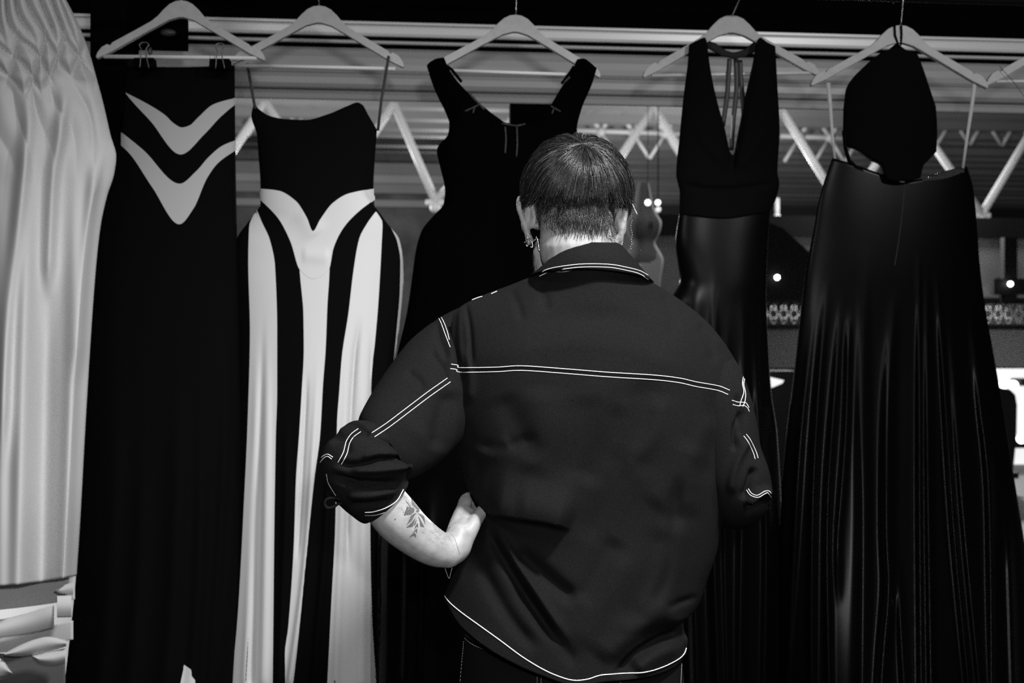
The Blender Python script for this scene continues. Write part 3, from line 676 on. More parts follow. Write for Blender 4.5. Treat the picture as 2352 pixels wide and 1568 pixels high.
# binder clips
for i, (cx, cy) in enumerate(((331, 150), (505, 152))):
    bc = thing('binder_clip', ['black binder clip holding the chevron gown, beside the column', 'black binder clip holding the chevron gown, beside the strappy gown'][i], 'clip', P(cx, cy, 2.54), 'binder clips on the first hanger')
    prism('clip_body', [P(a, b, 2.54) for a, b in ((cx-24, cy-18), (cx+21, cy-18), (cx+23, cy+4), (cx-26, cy+4))], 0.03, M_matte, bc, 0.002)
    w = [(cx-10, cy+6), (cx-8, cy-18), (cx-6, cy-34), (cx-11, cy-46), (cx-8, cy-51), (cx, cy-53), (cx+8, cy-51), (cx+10, cy-46), (cx+4, cy-36), (cx+6, cy-18), (cx+11, cy+6)]
    tube('wire_handle', [P(a, b, 2.535-0.006*max(0, (b-(cy-40)))/46) for a, b in cat(w, 40)], 0.0014, M_darkwire, bc, 6)

# ------------------------------------------------------------------ the person
Dp = 1.64
per = thing('person', 'person seen from behind in a dark overshirt with white stitching, hand on hip', 'person', (P(1340, 784, Dp).x, Dp, 0.0))
# --- head frame: origin between the ears, y forward (away from the viewer), z up
HC = P(1322, 512, 1.655)
HM = Matrix.Rotation(math.radians(-9), 3, 'Z') @ Matrix.Rotation(math.radians(2), 3, 'Y') @ Matrix.Rotation(math.radians(-12), 3, 'X')
def hp(x, y, z): return HC + HM @ Vector((x, y, z))
def cap(pts, n=14, sides=16):            # tapered limb through (px,py,D,r px)
    q = cat(pts, n); 
    pp = [P(a, b, d) for a, b, d, r in q]; rr = [r*mpp(d) for a, b, d, r in q]
    V, Fc = tube_data(pp, rr, sides)
    out = [(V, Fc), ellipsoid(pp[0], (rr[0],)*3, sides, 10), ellipsoid(pp[-1], (rr[-1],)*3, sides, 10)]
    return out
def hcap(pts, sides=12, n=10):           # limb in head coordinates (x,y,z,r)
    q = cat(pts, n); pp = [hp(*r[:3]) for r in q]; rr = [r[3] for r in q]
    return [tube_data(pp, rr, sides), ellipsoid(pp[0], (rr[0],)*3, sides, 8), ellipsoid(pp[-1], (rr[-1],)*3, sides, 8)]
body = []
HB = [ellipsoid(hp(0, 0.0, 0.046), (0.074, 0.096, 0.088), 32, 24, HM), ellipsoid(hp(0, 0.045, -0.03), (0.060, 0.055, 0.082), 28, 20, HM),
      ellipsoid(hp(0, 0.060, -0.082), (0.043, 0.040, 0.032), 24, 16, HM), ellipsoid(hp(0, -0.042, -0.005), (0.058, 0.045, 0.055), 24, 16, HM)]
body += HB
body += hcap([(0, 0.098, 0.02, 0.008), (0, 0.110, -0.005, 0.011), (0, 0.118, -0.028, 0.014)])                # nose
for s in (-1, 1):
    body.append(ellipsoid(hp(s*0.013, 0.108, -0.032), (0.009, 0.010, 0.007), 12, 8, HM))                     # nostril wings
    body.append(ellipsoid(hp(s*0.030, 0.090, 0.030), (0.022, 0.010, 0.006), 14, 8, HM))                      # brows
    body += hcap([(s*0.055, 0.055, -0.025, 0.016), (s*0.050, 0.075, -0.02, 0.012)])                          # cheekbones
    body += hcap([(s*0.058, 0.005, -0.05, 0.012), (s*0.050, 0.035, -0.082, 0.014), (s*0.02, 0.085, -0.105, 0.014)])   # jaw
body.append(ellipsoid(hp(0, 0.100, -0.058), (0.022, 0.010, 0.005), 14, 8, HM)); body.append(ellipsoid(hp(0, 0.099, -0.069), (0.019, 0.010, 0.006), 14, 8, HM))
# ears: a helix rim, an inner bowl and a lobe
for s in (-1, 1):
    def ep(y_, z_, out): return (s*(0.072+out*(0.95 if s < 0 else 0.45)), y_+(0.0 if s < 0 else 0.006), z_)
    rim = [ep(0.014, 0.004, 0.004), ep(0.016, 0.026, 0.010), ep(0.004, 0.040, 0.018), ep(-0.014, 0.036, 0.024), ep(-0.022, 0.018, 0.024), ep(-0.018, -0.004, 0.016), ep(-0.008, -0.022, 0.008), ep(0.006, -0.032, 0.004)]
    body += hcap([(a, b, c, r) for (a, b, c), r in zip(rim, (0.004, 0.0045, 0.005, 0.0052, 0.0052, 0.005, 0.006, 0.0075))], 10, 26)
    body += hcap([ep(0.006, 0.024, 0.004)+(0.007,), ep(-0.008, 0.014, 0.009)+(0.009,), ep(-0.006, -0.006, 0.004)+(0.009,)], 12, 12)
    body += [ellipsoid(hp(*ep(-0.004, 0.008, 0.012)), (0.006, 0.019, 0.030), 16, 12, HM @ Matrix.Rotation(math.radians(-s*24), 3, 'Z'))]
    body += hcap([ep(0.0, 0.0, -0.01)+(0.014,), ep(-0.002, 0.004, 0.004)+(0.012,)], 12, 6)
# neck, torso, arms, legs
neck0 = P(1342, 600, 1.645); 
body += hcap([(0, -0.012, 0.0, 0.058), (0, -0.020, -0.05, 0.058)], 24)
nb = [(1332, 500, 1.65, 70), (1336, 545, 1.645, 76), (1342, 595, 1.645, 80), (1346, 640, 1.67, 70)]
body += cap(nb, 12, 24)
def torso_ring(px, py, hw, hd, D): return (px, py, hw, hd, D)
tv = []
TR = [(1350, 650, 90, 0.030), (1352, 700, 160, 0.040), (1355, 760, 220, 0.055), (1358, 830, 255, 0.075), (1360, 950, 270, 0.095), (1352, 1100, 240, 0.085), (1330, 1250, 215, 0.08), (1318, 1400, 180, 0.055), (1316, 1500, 190, 0.06)]
V = []; Fc = []; ns = 32
for (px, py, hw, hd) in TR:
    c = P(px, py, Dp+0.005)
    for k in range(ns):
        a = 2*math.pi*k/ns; V.append(c + Vector((hw*mpp(Dp)*math.cos(a), hd*math.sin(a), 0)))
for i in range(len(TR)-1):
    for k in range(ns): Fc.append((i*ns+k, i*ns+(k+1) % ns, (i+1)*ns+(k+1) % ns, (i+1)*ns+k))
Fc.append(tuple(range(ns))); Fc.append(tuple((len(TR)-1)*ns+k for k in range(ns))[::-1])
body.append((V, Fc))
# left arm (upper, forearm), hand on the hip
body += cap([(1100, 800, 1.72, 48), (960, 935, 1.655, 48), (815, 1070, 1.55, 42)], 12)
body += cap([(815, 1072, 1.54, 42), (862, 1122, 1.545, 47), (905, 1182, 1.55, 54), (948, 1224, 1.56, 49), (995, 1256, 1.575, 43), (1028, 1266, 1.585, 38)], 24, 24)
body += cap([(1022, 1265, 1.585, 38), (1045, 1256, 1.592, 37), (1056, 1232, 1.60, 33)], 10, 20)
body += cap([(1050, 1246, 1.598, 32), (1066, 1212, 1.618, 28), (1074, 1186, 1.64, 22)], 10, 18)      # palm, back of the hand
body += cap([(1042, 1248, 1.60, 26), (1050, 1212, 1.62, 22), (1060, 1180, 1.645, 19)], 10, 16)
body += cap([(1064, 1242, 1.595, 24), (1082, 1214, 1.60, 19), (1095, 1192, 1.615, 16), (1112, 1166, 1.64, 14)], 12, 14)   # thumb toward the back
for (a, b, d0, ln) in ((1062, 1168, 1.645, 0.062), (1068, 1184, 1.65, 0.070), (1070, 1202, 1.65, 0.066), (1066, 1222, 1.64, 0.054)):       # four fingers round the waist, forward
    p0 = P(a, b, d0); m = mpp(1.6)
    q = [p0, p0+Vector((0.006, 0.35*ln, 0.012)), p0+Vector((0.022, 0.75*ln, 0.012)), p0+Vector((0.045, ln, 0.004))]
    pts = [Vector(v) for v in cat([tuple(v) for v in q], 10)]
    body.append(tube_data(pts, [0.0105, 0.0105, 0.010, 0.010, 0.0098, 0.0095, 0.0092, 0.009, 0.0085, 0.008], 12))
    body.append(ellipsoid(pts[0], (0.0105,)*3, 12, 8)); body.append(ellipsoid(pts[-1], (0.008,)*3, 12, 8))
# index edge that shows at the top of the hand
body += cap([(1054, 1196, 1.625, 18), (1062, 1174, 1.64, 15), (1072, 1152, 1.66, 13)], 8, 14)
# right arm bends forward
body += cap([(1610, 830, 1.65, 52), (1655, 950, 1.65, 50), (1690, 1110, 1.63, 46)], 12)
body += cap([(1690, 1112, 1.63, 46), (1660, 1160, 1.72, 42), (1600, 1200, 1.80, 34), (1570, 1210, 1.84, 28)], 12)
body += cap([(1572, 1210, 1.84, 30), (1545, 1222, 1.86, 30)], 6)
hand0 = P(1545, 1222, 1.86)
for k in range(4):
    p0 = hand0 + Vector((-0.008, 0.006, 0.022-0.015*k)); q = [p0, p0+Vector((-0.035, 0.004, -0.012)), p0+Vector((-0.062, -0.012, -0.03)), p0+Vector((-0.070, -0.022, -0.045))]
    pts = [Vector(v) for v in cat([tuple(v) for v in q], 8)]; body.append(tube_data(pts, [0.0095]*8, 10)); body.append(ellipsoid(pts[-1], (0.0095,)*3, 10, 8))
pts = [hand0+Vector((0.01, 0, 0.02)), hand0+Vector((-0.01, -0.01, 0.045)), hand0+Vector((-0.032, -0.014, 0.055))]
body.append(tube_data([Vector(v) for v in cat([tuple(v) for v in pts], 8)], [0.012, 0.012, 0.0115, 0.011, 0.0105, 0.010, 0.0095, 0.008], 10))
# legs and feet down to the floor
hip = P(1316, 1500, Dp)
for s in (-1, 1):
    q = [(hip.x+s*0.080, Dp+0.01, hip.z, 0.060), (hip.x+s*0.095, Dp+0.005, 0.75, 0.062), (hip.x+s*0.10, Dp+0.005, 0.48, 0.055), (hip.x+s*0.105, Dp-0.01, 0.30, 0.052), (hip.x+s*0.11, Dp, 0.09, 0.038)]
    c = cat(q, 20); body.append(tube_data([Vector(v[:3]) for v in c], [v[3] for v in c], 20))
    f = cat([(hip.x+s*0.11, Dp-0.03, 0.045, 0.040), (hip.x+s*0.115, Dp+0.08, 0.042, 0.040), (hip.x+s*0.12, Dp+0.17, 0.032, 0.030)], 10)
    body.append(tube_data([Vector(v[:3]) for v in f], [v[3] for v in f], 16)); body.append(ellipsoid(f[-1][:3], (0.03, 0.03, 0.03))); body.append(ellipsoid(f[0][:3], (0.04, 0.04, 0.04)))
bod = voxel('body', body, 0.0026, M_skin, per, 7, 0.5)
bodybvh = bvh_of(bod)
for s in (-1, 1):
    V, Fc = ellipsoid(hp(s*0.030, 0.088, 0.010), (0.012, 0.012, 0.012), 16, 10); mesh('eye', V, Fc, g('eye_white', 0.6, 0.2, 0.5), per)
# --- tattoo on the forearm
def tattoo(name, polys):
    V = []; Fc = []
    for pl in polys:
        bm = bmesh.new(); f = bm.faces.new([bm.verts.new((a, b, 0)) for a, b in pl]); bmesh.ops.triangulate(bm, faces=[f])
        bmesh.ops.subdivide_edges(bm, edges=bm.edges[:], cuts=3, use_grid_fill=True); bmesh.ops.triangulate(bm, faces=bm.faces[:])
        bm.verts.index_update(); b0 = len(V)
        for v in bm.verts: V.append(drape(bodybvh, v.co.x, v.co.y, 0.0005, 1.52))
        for f in bm.faces: Fc.append(tuple(v.index+b0 for v in f.verts))
        bm.free()
    return mesh(name, V, Fc, M_ink, per)
def tz(l): return [(880+a/11.2, 1120+b/11.2) for a, b in l]
tattoo('tattoo', [tz(q) for q in (
    [(610, 490), (660, 500), (640, 570), (660, 620), (580, 705), (530, 710), (620, 610)], [(680, 500), (720, 510), (705, 580), (720, 640), (640, 700), (600, 700), (690, 610)], [(738, 515), (800, 540), (790, 620), (700, 690), (660, 695), (750, 620)],
    [(720, 240), (760, 300), (890, 470), (900, 560), (850, 540), (740, 420)], [(860, 640), (800, 720), (740, 830), (585, 970), (640, 880), (710, 720), (790, 670)], [(850, 700), (820, 780), (720, 900), (590, 1018), (760, 995), (800, 880)],
    [(860, 800), (840, 920), (800, 970), (780, 975), (830, 850)], [(890, 660), (960, 720), (1040, 850), (1085, 960), (1050, 740), (980, 690)], [(900, 720), (960, 830), (1060, 1015), (950, 990), (935, 860)], [(890, 900), (870, 990), (790, 1080), (820, 1000), (860, 930)], [(890, 900), (900, 1030), (870, 990)],
    [(840, 1060), (830, 1110), (740, 1170)], [(840, 1060), (880, 1040), (870, 1170), (830, 1110)], [(800, 1150), (800, 1215), (675, 1265), (730, 1200)], [(800, 1150), (840, 1190), (850, 1230), (830, 1280), (800, 1215)],
    [(870, 560), (920, 500), (930, 600), (890, 640), (840, 600)], [(290, 800), (310, 785), (332, 795), (325, 815), (300, 822)])])
# wrist crease shade drawn as a dark line, and body hair on the forearm
thread('wrist_crease_shade', bodybvh, [(1034, 1224), (1044, 1236), (1050, 1255), (1056, 1273)], 0.0, 0.00035, M_ink, per, 1.53, 20)
hv = []
for k in range(150):
    t = random.random(); a = 940+95*t+random.uniform(-34, 14)*1.0; b = 1128+100*t+random.uniform(-16, 40)
    h = bodybvh.ray_cast(CAM, ray(a, b).normalized())
    if h[0] is None or abs(h[0].y-1.53) > 0.06: continue
    d = Vector((random.uniform(0.4, 1.2), 0.1, random.uniform(-0.9, 0.5))).normalized(); l = random.uniform(0.004, 0.008)
    n = h[1]; d = (d-n*d.dot(n)*0.8).normalized()
    hv.append(tube_data([h[0], h[0]+d*l*0.5+n*0.0005, h[0]+d*l+n*0.0008], [0.00009, 0.00008, 0.00004], 3))
V, Fc = join_data(hv); o = mesh('arm_hair', V, Fc, g('arm_hair', 0.05, 0.5, 0.3), per); o['kind'] = 'stuff'

# --- overshirt: torso
DS = 1.645
Tt = [(0, 716), (0.03, 700), (0.085, 682), (0.19, 656), (0.295, 631), (0.45, 612), (0.6, 618), (0.705, 650), (0.81, 693), (0.9, 742), (0.96, 790), (1, 832)]
Bb = [(0, 1372), (0.07, 1436), (0.23, 1505), (0.41, 1552), (0.54, 1573), (0.68, 1565), (0.83, 1556), (0.95, 1532), (1, 1502)]
Ll = [(716, 1044), (760, 1034), (830, 1031), (900, 1030), (960, 1036), (1010, 1046), (1060, 1060), (1110, 1070), (1150, 1090), (1176, 1109), (1200, 1103), (1270, 1076), (1320, 1042), (1372, 1018)]
Rr = [(832, 1692), (860, 1701), (930, 1696), (1000, 1685), (1100, 1674), (1200, 1661), (1260, 1649), (1330, 1626), (1400, 1600), (1428, 1570), (1445, 1571), (1470, 1580), (1502, 1577)]
shirt_folds = [
    ([(1108, 1174), (1170, 1186), (1250, 1198), (1316, 1214)], 20, 0.030, 's'),           # the overhang at the waist
    ([(1180, 1150), (1260, 1165), (1330, 1190)], 40, 0.006, 'r'),
    ([(1112, 1196), (1150, 1270), (1210, 1370), (1285, 1480)], 13, -0.014, 'r'), ([(1130, 1200), (1175, 1275), (1240, 1375), (1310, 1480)], 12, 0.010, 'r'),
    ([(1092, 1250), (1120, 1330), (1180, 1430), (1240, 1500)], 16, -0.008, 'r'), ([(1180, 1255), (1250, 1320), (1330, 1385)], 18, -0.012, 'r'), ([(1330, 1390), (1370, 1320), (1420, 1230)], 26, -0.005, 'r'),
    ([(1180, 1330), (1260, 1440), (1330, 1540)], 16, -0.006, 'r'), ([(1440, 1260), (1400, 1360), (1310, 1500)], 34, 0.004, 'r'),
    ([(1520, 1200), (1500, 1320), (1440, 1450)], 30, -0.006, 'r'), ([(1480, 1430), (1520, 1330), (1560, 1180)], 34, 0.008, 'r'),
    ([(1400, 1548), (1450, 1505), (1510, 1460), (1572, 1438)], 26, -0.022, 'r'), ([(1450, 1540), (1510, 1500), (1568, 1478)], 26, 0.012, 'r'), ([(1530, 1400), (1565, 1382), (1610, 1370)], 9, -0.006, 'r'),
    ([(1046, 690), (1044, 760), (1042, 840)], 5, -0.007, 'r'), ([(1056, 700), (1054, 760), (1060, 850)], 6, 0.006, 'r'), ([(1068, 690), (1080, 760), (1085, 850)], 6, -0.007, 'r'), ([(1060, 790), (1078, 860), (1075, 930)], 12, 0.006, 'r'),
    ([(1040, 960), (1060, 1040), (1110, 1090)], 22, -0.010, 'r'), ([(1075, 1010), (1120, 1040), (1180, 1010)], 18, 0.006, 'r'), ([(1060, 1010), (1140, 1030), (1240, 1000)], 16, -0.006, 'r'),
    ([(1660, 870), (1640, 1000), (1600, 1120)], 26, -0.007, 'r'), ([(1690, 900), (1672, 960), (1650, 1000)], 12, 0.006, 'r'), ([(1600, 1010), (1560, 1100), (1490, 1170)], 36, 0.007, 'r'), ([(1470, 860), (1480, 950), (1450, 1100)], 46, -0.006, 'r'), ([(1240, 880), (1240, 1000), (1210, 1100)], 44, 0.006, 'r'), ([(1340, 900), (1350, 1020), (1330, 1120)], 40, -0.005, 'r'),
    ([(1170, 660), (1190, 700), (1200, 740)], 10, -0.004, 'r'), ([(1230, 650), (1250, 680), (1255, 720)], 12, -0.004, 'r'), ([(1520, 670), (1540, 720), (1550, 780)], 12, -0.005, 'r'), ([(1600, 740), (1630, 790), (1640, 840)], 12, -0.005, 'r'), ([(1640, 770), (1670, 810), (1680, 850)], 8, 0.004, 'r')]
def yoke_seam(PX, PY, U, W):
    f = np.interp(PX, [1035, 1060, 1200, 1400, 1560, 1680], [841, 849, 845, 860, 873, 899])
    return 0.070*np.exp(-((U-0.49)/0.17)**2)*np.clip(1-W/0.13, 0, 1)**1.5 + 0.0022/(1+np.exp((PY-f)/1.6)) + 0.0025*np.sin(PX/37+PY/61)*np.sin(PY/83-PX/140)
shirt_folds = [(l_, w_, a_*(1.0 if k_ == 's' or l_[0][1] < 1150 else 1.3), k_) for l_, w_, a_, k_ in shirt_folds] + [
    ([(1400, 1546), (1450, 1492), (1510, 1454), (1576, 1432)], 16, 0.020, 's'),
    ([(1440, 1020), (1400, 1130), (1340, 1250)], 30, -0.005, 'r'), ([(1560, 1080), (1545, 1230), (1530, 1330), (1480, 1420)], 16, -0.009, 'r'), ([(1650, 940), (1600, 1060), (1580, 1200)], 26, 0.008, 'r'),
    ([(1150, 900), (1180, 960), (1240, 1060)], 30, -0.006, 'r'), ([(1520, 900), (1500, 1000), (1420, 1090)], 24, 0.007, 'r'), ([(1420, 920), (1400, 1010), (1340, 1120)], 26, -0.004, 'r')]
shirt = gown_shell('overshirt', DS, Tt, Bb, Ll, Rr, [(0, 0.0), (0.04, 0.035), (0.1, 0.075), (0.2, 0.11), (0.35, 0.118), (0.6, 0.108), (0.8, 0.118), (1, 0.135)], M_shirt, per, folds=shirt_folds, nu=280, nv=300, back=1.05, pw=2.6, extra=yoke_seam)
shirt['label'] = 'dark overshirt with white contrast stitching'
# --- sleeves: tubes with creases
def sleeve(name, spine, creases, mat=M_shirt, n=170, sides=180, flat=0.85, cuff=False):
    q = cat(spine, n); pts = [P(a, b, d) for a, b, d, r in q]; rr = [r*mpp(d) for a, b, d, r in q]
    V = []; nrm = None
    for i, p in enumerate(pts):
        t = (pts[min(i+1, n-1)]-pts[max(i-1, 0)]).normalized()
        a = Vector((0, -1, 0)); nrm = (a-t*a.dot(t)); nrm.normalize(); b = t.cross(nrm)
        for k in range(sides):
            an = 2*math.pi*k/sides; V.append(p+(nrm*math.cos(an)*flat+b*math.sin(an))*rr[i])
    V = np.array([tuple(v) for v in V]); rel = V-np.array(CAM); 
    dep = rel@np.array(FWD); PXs = 1176+F*(rel@np.array(RGT))/dep; PYs = 784-F*rel[:, 2]/dep
    H = wr(PXs, PYs, creases)
    cen = np.repeat(np.array([tuple(p) for p in pts]), sides, axis=0); nn = V-cen; nn /= np.linalg.norm(nn, axis=1)[:, None]
    facing = np.clip(-nn[:, 1]*1.6+0.25, 0, 1)
    V = V+nn*(H*facing)[:, None]
    Vn = list(V); Fc = []
    for i in range(n-1):
        for k in range(sides): Fc.append((i*sides+k, (i+1)*sides+k, (i+1)*sides+(k+1) % sides, i*sides+(k+1) % sides))
    # turn the hem inward so the opening has thickness
    base = len(Vn); c = np.array(pts[-1]); 
    for k in range(sides): v = V[(n-1)*sides+k]; Vn.append(c+(v-c)*0.94)
    for k in range(sides): v = V[(n-8)*sides+k]; c2 = np.array(pts[n-8]); Vn.append(c2+(v-c2)*0.92)
    for k in range(sides):
        k2 = (k+1) % sides
        Fc.append(((n-1)*sides+k, base+k, base+k2, (n-1)*sides+k2)); Fc.append((base+k, base+sides+k, base+sides+k2, base+k2))
    return mesh(name, Vn, Fc, mat, shirt)
shirt['_w'] = (0, 0, 0)
lcre = [([(1000, 730), (1010, 780), (1030, 830)], 7, -0.006, 'r'), ([(1028, 745), (1035, 800), (1040, 850)], 7, 0.005, 'r'), ([(985, 800), (1015, 840), (1030, 880)], 8, -0.007, 'r'), ([(930, 850), (960, 870), (975, 900)], 9, -0.005, 'r'),
        ([(800, 962), (835, 970), (860, 992)], 6, -0.008, 'r'), ([(790, 985), (830, 985), (860, 1005)], 7, 0.007, 'r'), ([(1035, 890), (1020, 960), (1000, 1040)], 26, -0.010, 'r'), ([(900, 940), (950, 990), (1010, 1020)], 20, 0.004, 'r')]
sl = sleeve('sleeve', [(1125, 765, 1.84, 84), (1070, 820, 1.73, 110), (1028, 872, 1.675, 124), (955, 958, 1.618, 116), (900, 1016, 1.57, 98), (870, 1042, 1.55, 78)], lcre, flat=0.8)
lcre2 = [([(752, 1014), (800, 994), (856, 992)], 7, -0.012, 'r'), ([(770, 990), (812, 974), (852, 980)], 8, 0.007, 'r'), ([(832, 992), (900, 1020), (975, 1050)], 6, -0.006, 'r'), ([(765, 1064), (810, 1068), (850, 1060), (880, 1052), (950, 1056)], 7, -0.016, 'r'), ([(800, 1078), (860, 1080), (945, 1072)], 9, 0.010, 'r'), ([(830, 1052), (862, 1044), (900, 1046)], 7, 0.007, 'r'),
         ([(748, 1086), (800, 1104), (870, 1110), (938, 1102)], 9, -0.012, 'r'), ([(770, 1100), (850, 1122), (930, 1116)], 6, -0.008, 'r'), ([(790, 1136), (850, 1138), (915, 1126)], 9, 0.006, 'r'), ([(795, 1160), (850, 1158), (905, 1146)], 7, -0.006, 'r'), ([(760, 1020), (790, 1010), (800, 1050)], 9, -0.005, 'r')]
sl2 = sleeve('rolled_cuff', [(878, 1012, 1.555, 58), (856, 1034, 1.542, 82), (843, 1062, 1.53, 104), (845, 1090, 1.53, 97), (857, 1116, 1.535, 86), (871, 1137, 1.54, 76), (885, 1152, 1.543, 69)], lcre2)
rcre = [([(1712, 940), (1690, 985), (1688, 1040)], 8, -0.010, 'r'), ([(1720, 1000), (1690, 1070), (1678, 1140)], 10, 0.008, 'r'), ([(1735, 1070), (1722, 1110), (1705, 1150)], 9, -0.012, 'r'), ([(1778, 1150), (1740, 1160), (1705, 1175)], 9, -0.010, 'r'), ([(1775, 1128), (1745, 1132), (1715, 1160)], 10, 0.010, 'r'), ([(1690, 900), (1705, 960), (1700, 1010)], 7, -0.006, 'r')]
sr = sleeve('sleeve', [(1585, 800, 1.74, 66), (1610, 840, 1.68, 74), (1638, 890, 1.645, 76), (1659, 960, 1.635, 77), (1676, 1040, 1.63, 74), (1696, 1100, 1.625, 74), (1702, 1142, 1.64, 72), (1690, 1165, 1.69, 62)], rcre)
cuffb = tube('cuff_tab', [P(a, b, 1.50) for a, b in cat([(782, 1146), (768, 1143), (752, 1146), (746, 1156), (752, 1166), (766, 1164), (776, 1157), (786, 1156)], 30)], 0.0022, M_shirt, shirt, 8, 2.2)
# --- collar: folded-over ring
V = []; nc, nr = 90, 14
for j in range(nr):
    t = j/(nr-1)
    for i in range(nc):
        th = math.radians(-165+330*i/(nc-1)); cz = 1-math.cos(th)
        a = 88+(134-88)*t**0.9; b_ = (0.066+0.020*t)
        cx = 1350+8*t+(10*t)*math.sin(th)
        py = 556+(618-556)*t + 42*(1-t)*min(cz, 1.6)**1.3 + 30*t*cz*0.85 - 13*math.sin(th)*(1-t)*min(1, cz*3) + 6*math.sin(th)*t
        V.append(P(cx+a*math.sin(th), py, 1.638-b_*math.cos(th)-0.006*math.sin(math.pi*t)))
n1 = len(V)
for j in range(nr):
    for i in range(nc):
        v = V[j*nc+i]; c = P(1352, 560, 1.638); V.append(Vector((c.x+(v.x-c.x)*0.955, c.y+(v.y-c.y)*0.955, v.z)))
Fc = grid_faces(nc, nr)+grid_faces(nc, nr, True, n1)
for i in range(nc-1): Fc += [((nr-1)*nc+i, (nr-1)*nc+i+1, n1+(nr-1)*nc+i+1, n1+(nr-1)*nc+i), (i, n1+i, n1+i+1, i+1)]
collar = mesh('collar', V, Fc, M_shirt, shirt)
# --- stitching
SB = bvh_of(shirt, sl, sl2, sr, collar)
def dbl(line, gap, **k):
    for d in (0, gap): thread('stitching', SB, shift(line, d), 0.0004, 0.00062, M_thread, shirt, 1.55, k.get('n', 60))
yk = [(1036, 836), (1052, 839), (1058, 844), (1140, 843), (1200, 840), (1300, 847), (1400, 855), (1500, 861), (1560, 868), (1600, 877), (1650, 886), (1676, 896)]
dbl(yk, 10.5, n=160)
dbl([(998, 724), (1004, 725), (1015, 738), (1024, 760), (1032, 782)], -9, n=40) if False else None
thread('stitching', SB, [(994, 727), (1002, 726), (1010, 735), (1020, 760), (1034, 797)], 0.0004, 0.00062, M_thread, shirt, 1.58, 40)
thread('stitching', SB, [(1000, 723), (1008, 722), (1018, 737), (1027, 760), (1032, 780)], 0.0004, 0.00062, M_thread, shirt, 1.58, 40)
dbl([(1028, 868), (985, 898), (940, 932), (890, 970), (854, 994)], -11, n=60)
dbl([(823, 984), (806, 997), (795, 1015), (788, 1040), (776, 1062)], -9, n=40)
dbl([(762, 1054), (752, 1048), (742, 1054), (734, 1066), (734, 1080)], 5, n=30)
thread('stitching', SB, [(838, 1176), (860, 1174), (890, 1164), (912, 1148), (926, 1124)], 0.0006, 0.0008, M_thread, shirt, 1.5, 40)
thread('stitching', SB, [(838, 1183), (864, 1182), (894, 1172), (918, 1154), (931, 1128)], 0.0006, 0.0005, M_thread2, shirt, 1.5, 40)
thread('stitching', SB, [(750, 1088), (754, 1108), (764, 1126), (772, 1138)], 0.0004, 0.0006, M_thread2, shirt, 1.5, 30)
thread('stitching', SB, [(1703, 842), (1708, 856), (1705, 880), (1708, 900), (1702, 920), (1699, 932)], 0.0004, 0.00062, M_thread, shirt, 1.6, 40)
thread('stitching', SB, [(1708, 850), (1711, 862), (1708, 882), (1712, 902), (1711, 920), (1706, 934)], 0.0004, 0.00062, M_thread, shirt, 1.6, 40)
thread('stitching', SB, [(1681, 919), (1694, 923), (1708, 924), (1714, 926), (1720, 936)], 0.0004, 0.00062, M_thread, shirt, 1.6, 30)
thread('stitching', SB, [(1683, 929), (1696, 932), (1708, 931), (1716, 936), (1721, 945)], 0.0004, 0.00062, M_thread, shirt, 1.6, 30)
dbl([(1714, 997), (1724, 1011), (1736, 1036), (1741, 1052)], 7, n=30)
dbl([(1719, 1122), (1727, 1133), (1740, 1137), (1757, 1128), (1768, 1129), (1778, 1144)], 5, n=40)
hem = [(1020, 1366), (1034, 1384), (1060, 1406), (1100, 1435), (1150, 1471), (1200, 1508), (1250, 1538), (1290, 1555), (1320, 1562), (1350, 1559), (1380, 1550), (1420, 1547), (1480, 1543), (1520, 1532), (1555, 1515), (1570, 1502), (1576, 1488)]
thread('stitching', SB, hem, 0.0005, 0.0009, M_thread, shirt, 1.6, 160)
dbl([(1236, 628), (1262, 617), (1300, 610), (1342, 606), (1400, 607), (1440, 614), (1470, 622), (1494, 636)], 7, n=90)
for ln in ([(1008, 727), (1024, 719), (1036, 715)], [(1054, 704), (1066, 697), (1078, 692)], [(1084, 689), (1100, 683), (1108, 681)], [(1128, 675), (1142, 669)]):
    thread('stitching', SB, ln, 0.0006, 0.00075, M_thread, shirt, 1.64, 16)

# --- trousers
tp_ = []
rings = [(1380, 1300, 215, 0.070), (1430, 1308, 240, 0.085), (1500, 1312, 258, 0.098), (1600, 1316, 266, 0.118), (1680, 1316, 262, 0.12)]
V = []; Fc = []
for (py, px, hw, hd) in rings:
    c = P(px, py, Dp+0.01)
    for k in range(40):
        a = 2*math.pi*k/40; V.append(c+Vector((hw*mpp(Dp)*math.cos(a), hd*math.sin(a), 0)))
for i in range(len(rings)-1):
    for k in range(40): Fc.append((i*40+k, i*40+(k+1) % 40, (i+1)*40+(k+1) % 40, (i+1)*40+k))
Fc.append(tuple(range(40))); Fc.append(tuple((len(rings)-1)*40+k for k in range(40))[::-1]); tp_.append((V, Fc))
for s in (-1, 1):
    q = [(hip.x+s*0.092, Dp+0.005, P(0, 1640, Dp).z, 0.098), (hip.x+s*0.10, Dp, 0.70, 0.098), (hip.x+s*0.105, Dp, 0.45, 0.085), (hip.x+s*0.11, Dp, 0.10, 0.078)]
    c = cat(q, 20); tp_.append(tube_data([Vector(v[:3]) for v in c], [v[3] for v in c], 24))
trs = voxel('trousers', tp_, 0.006, M_denim, per, 8, 0.5)
TB = bvh_of(trs); trs['_w'] = (0, 0, 0)
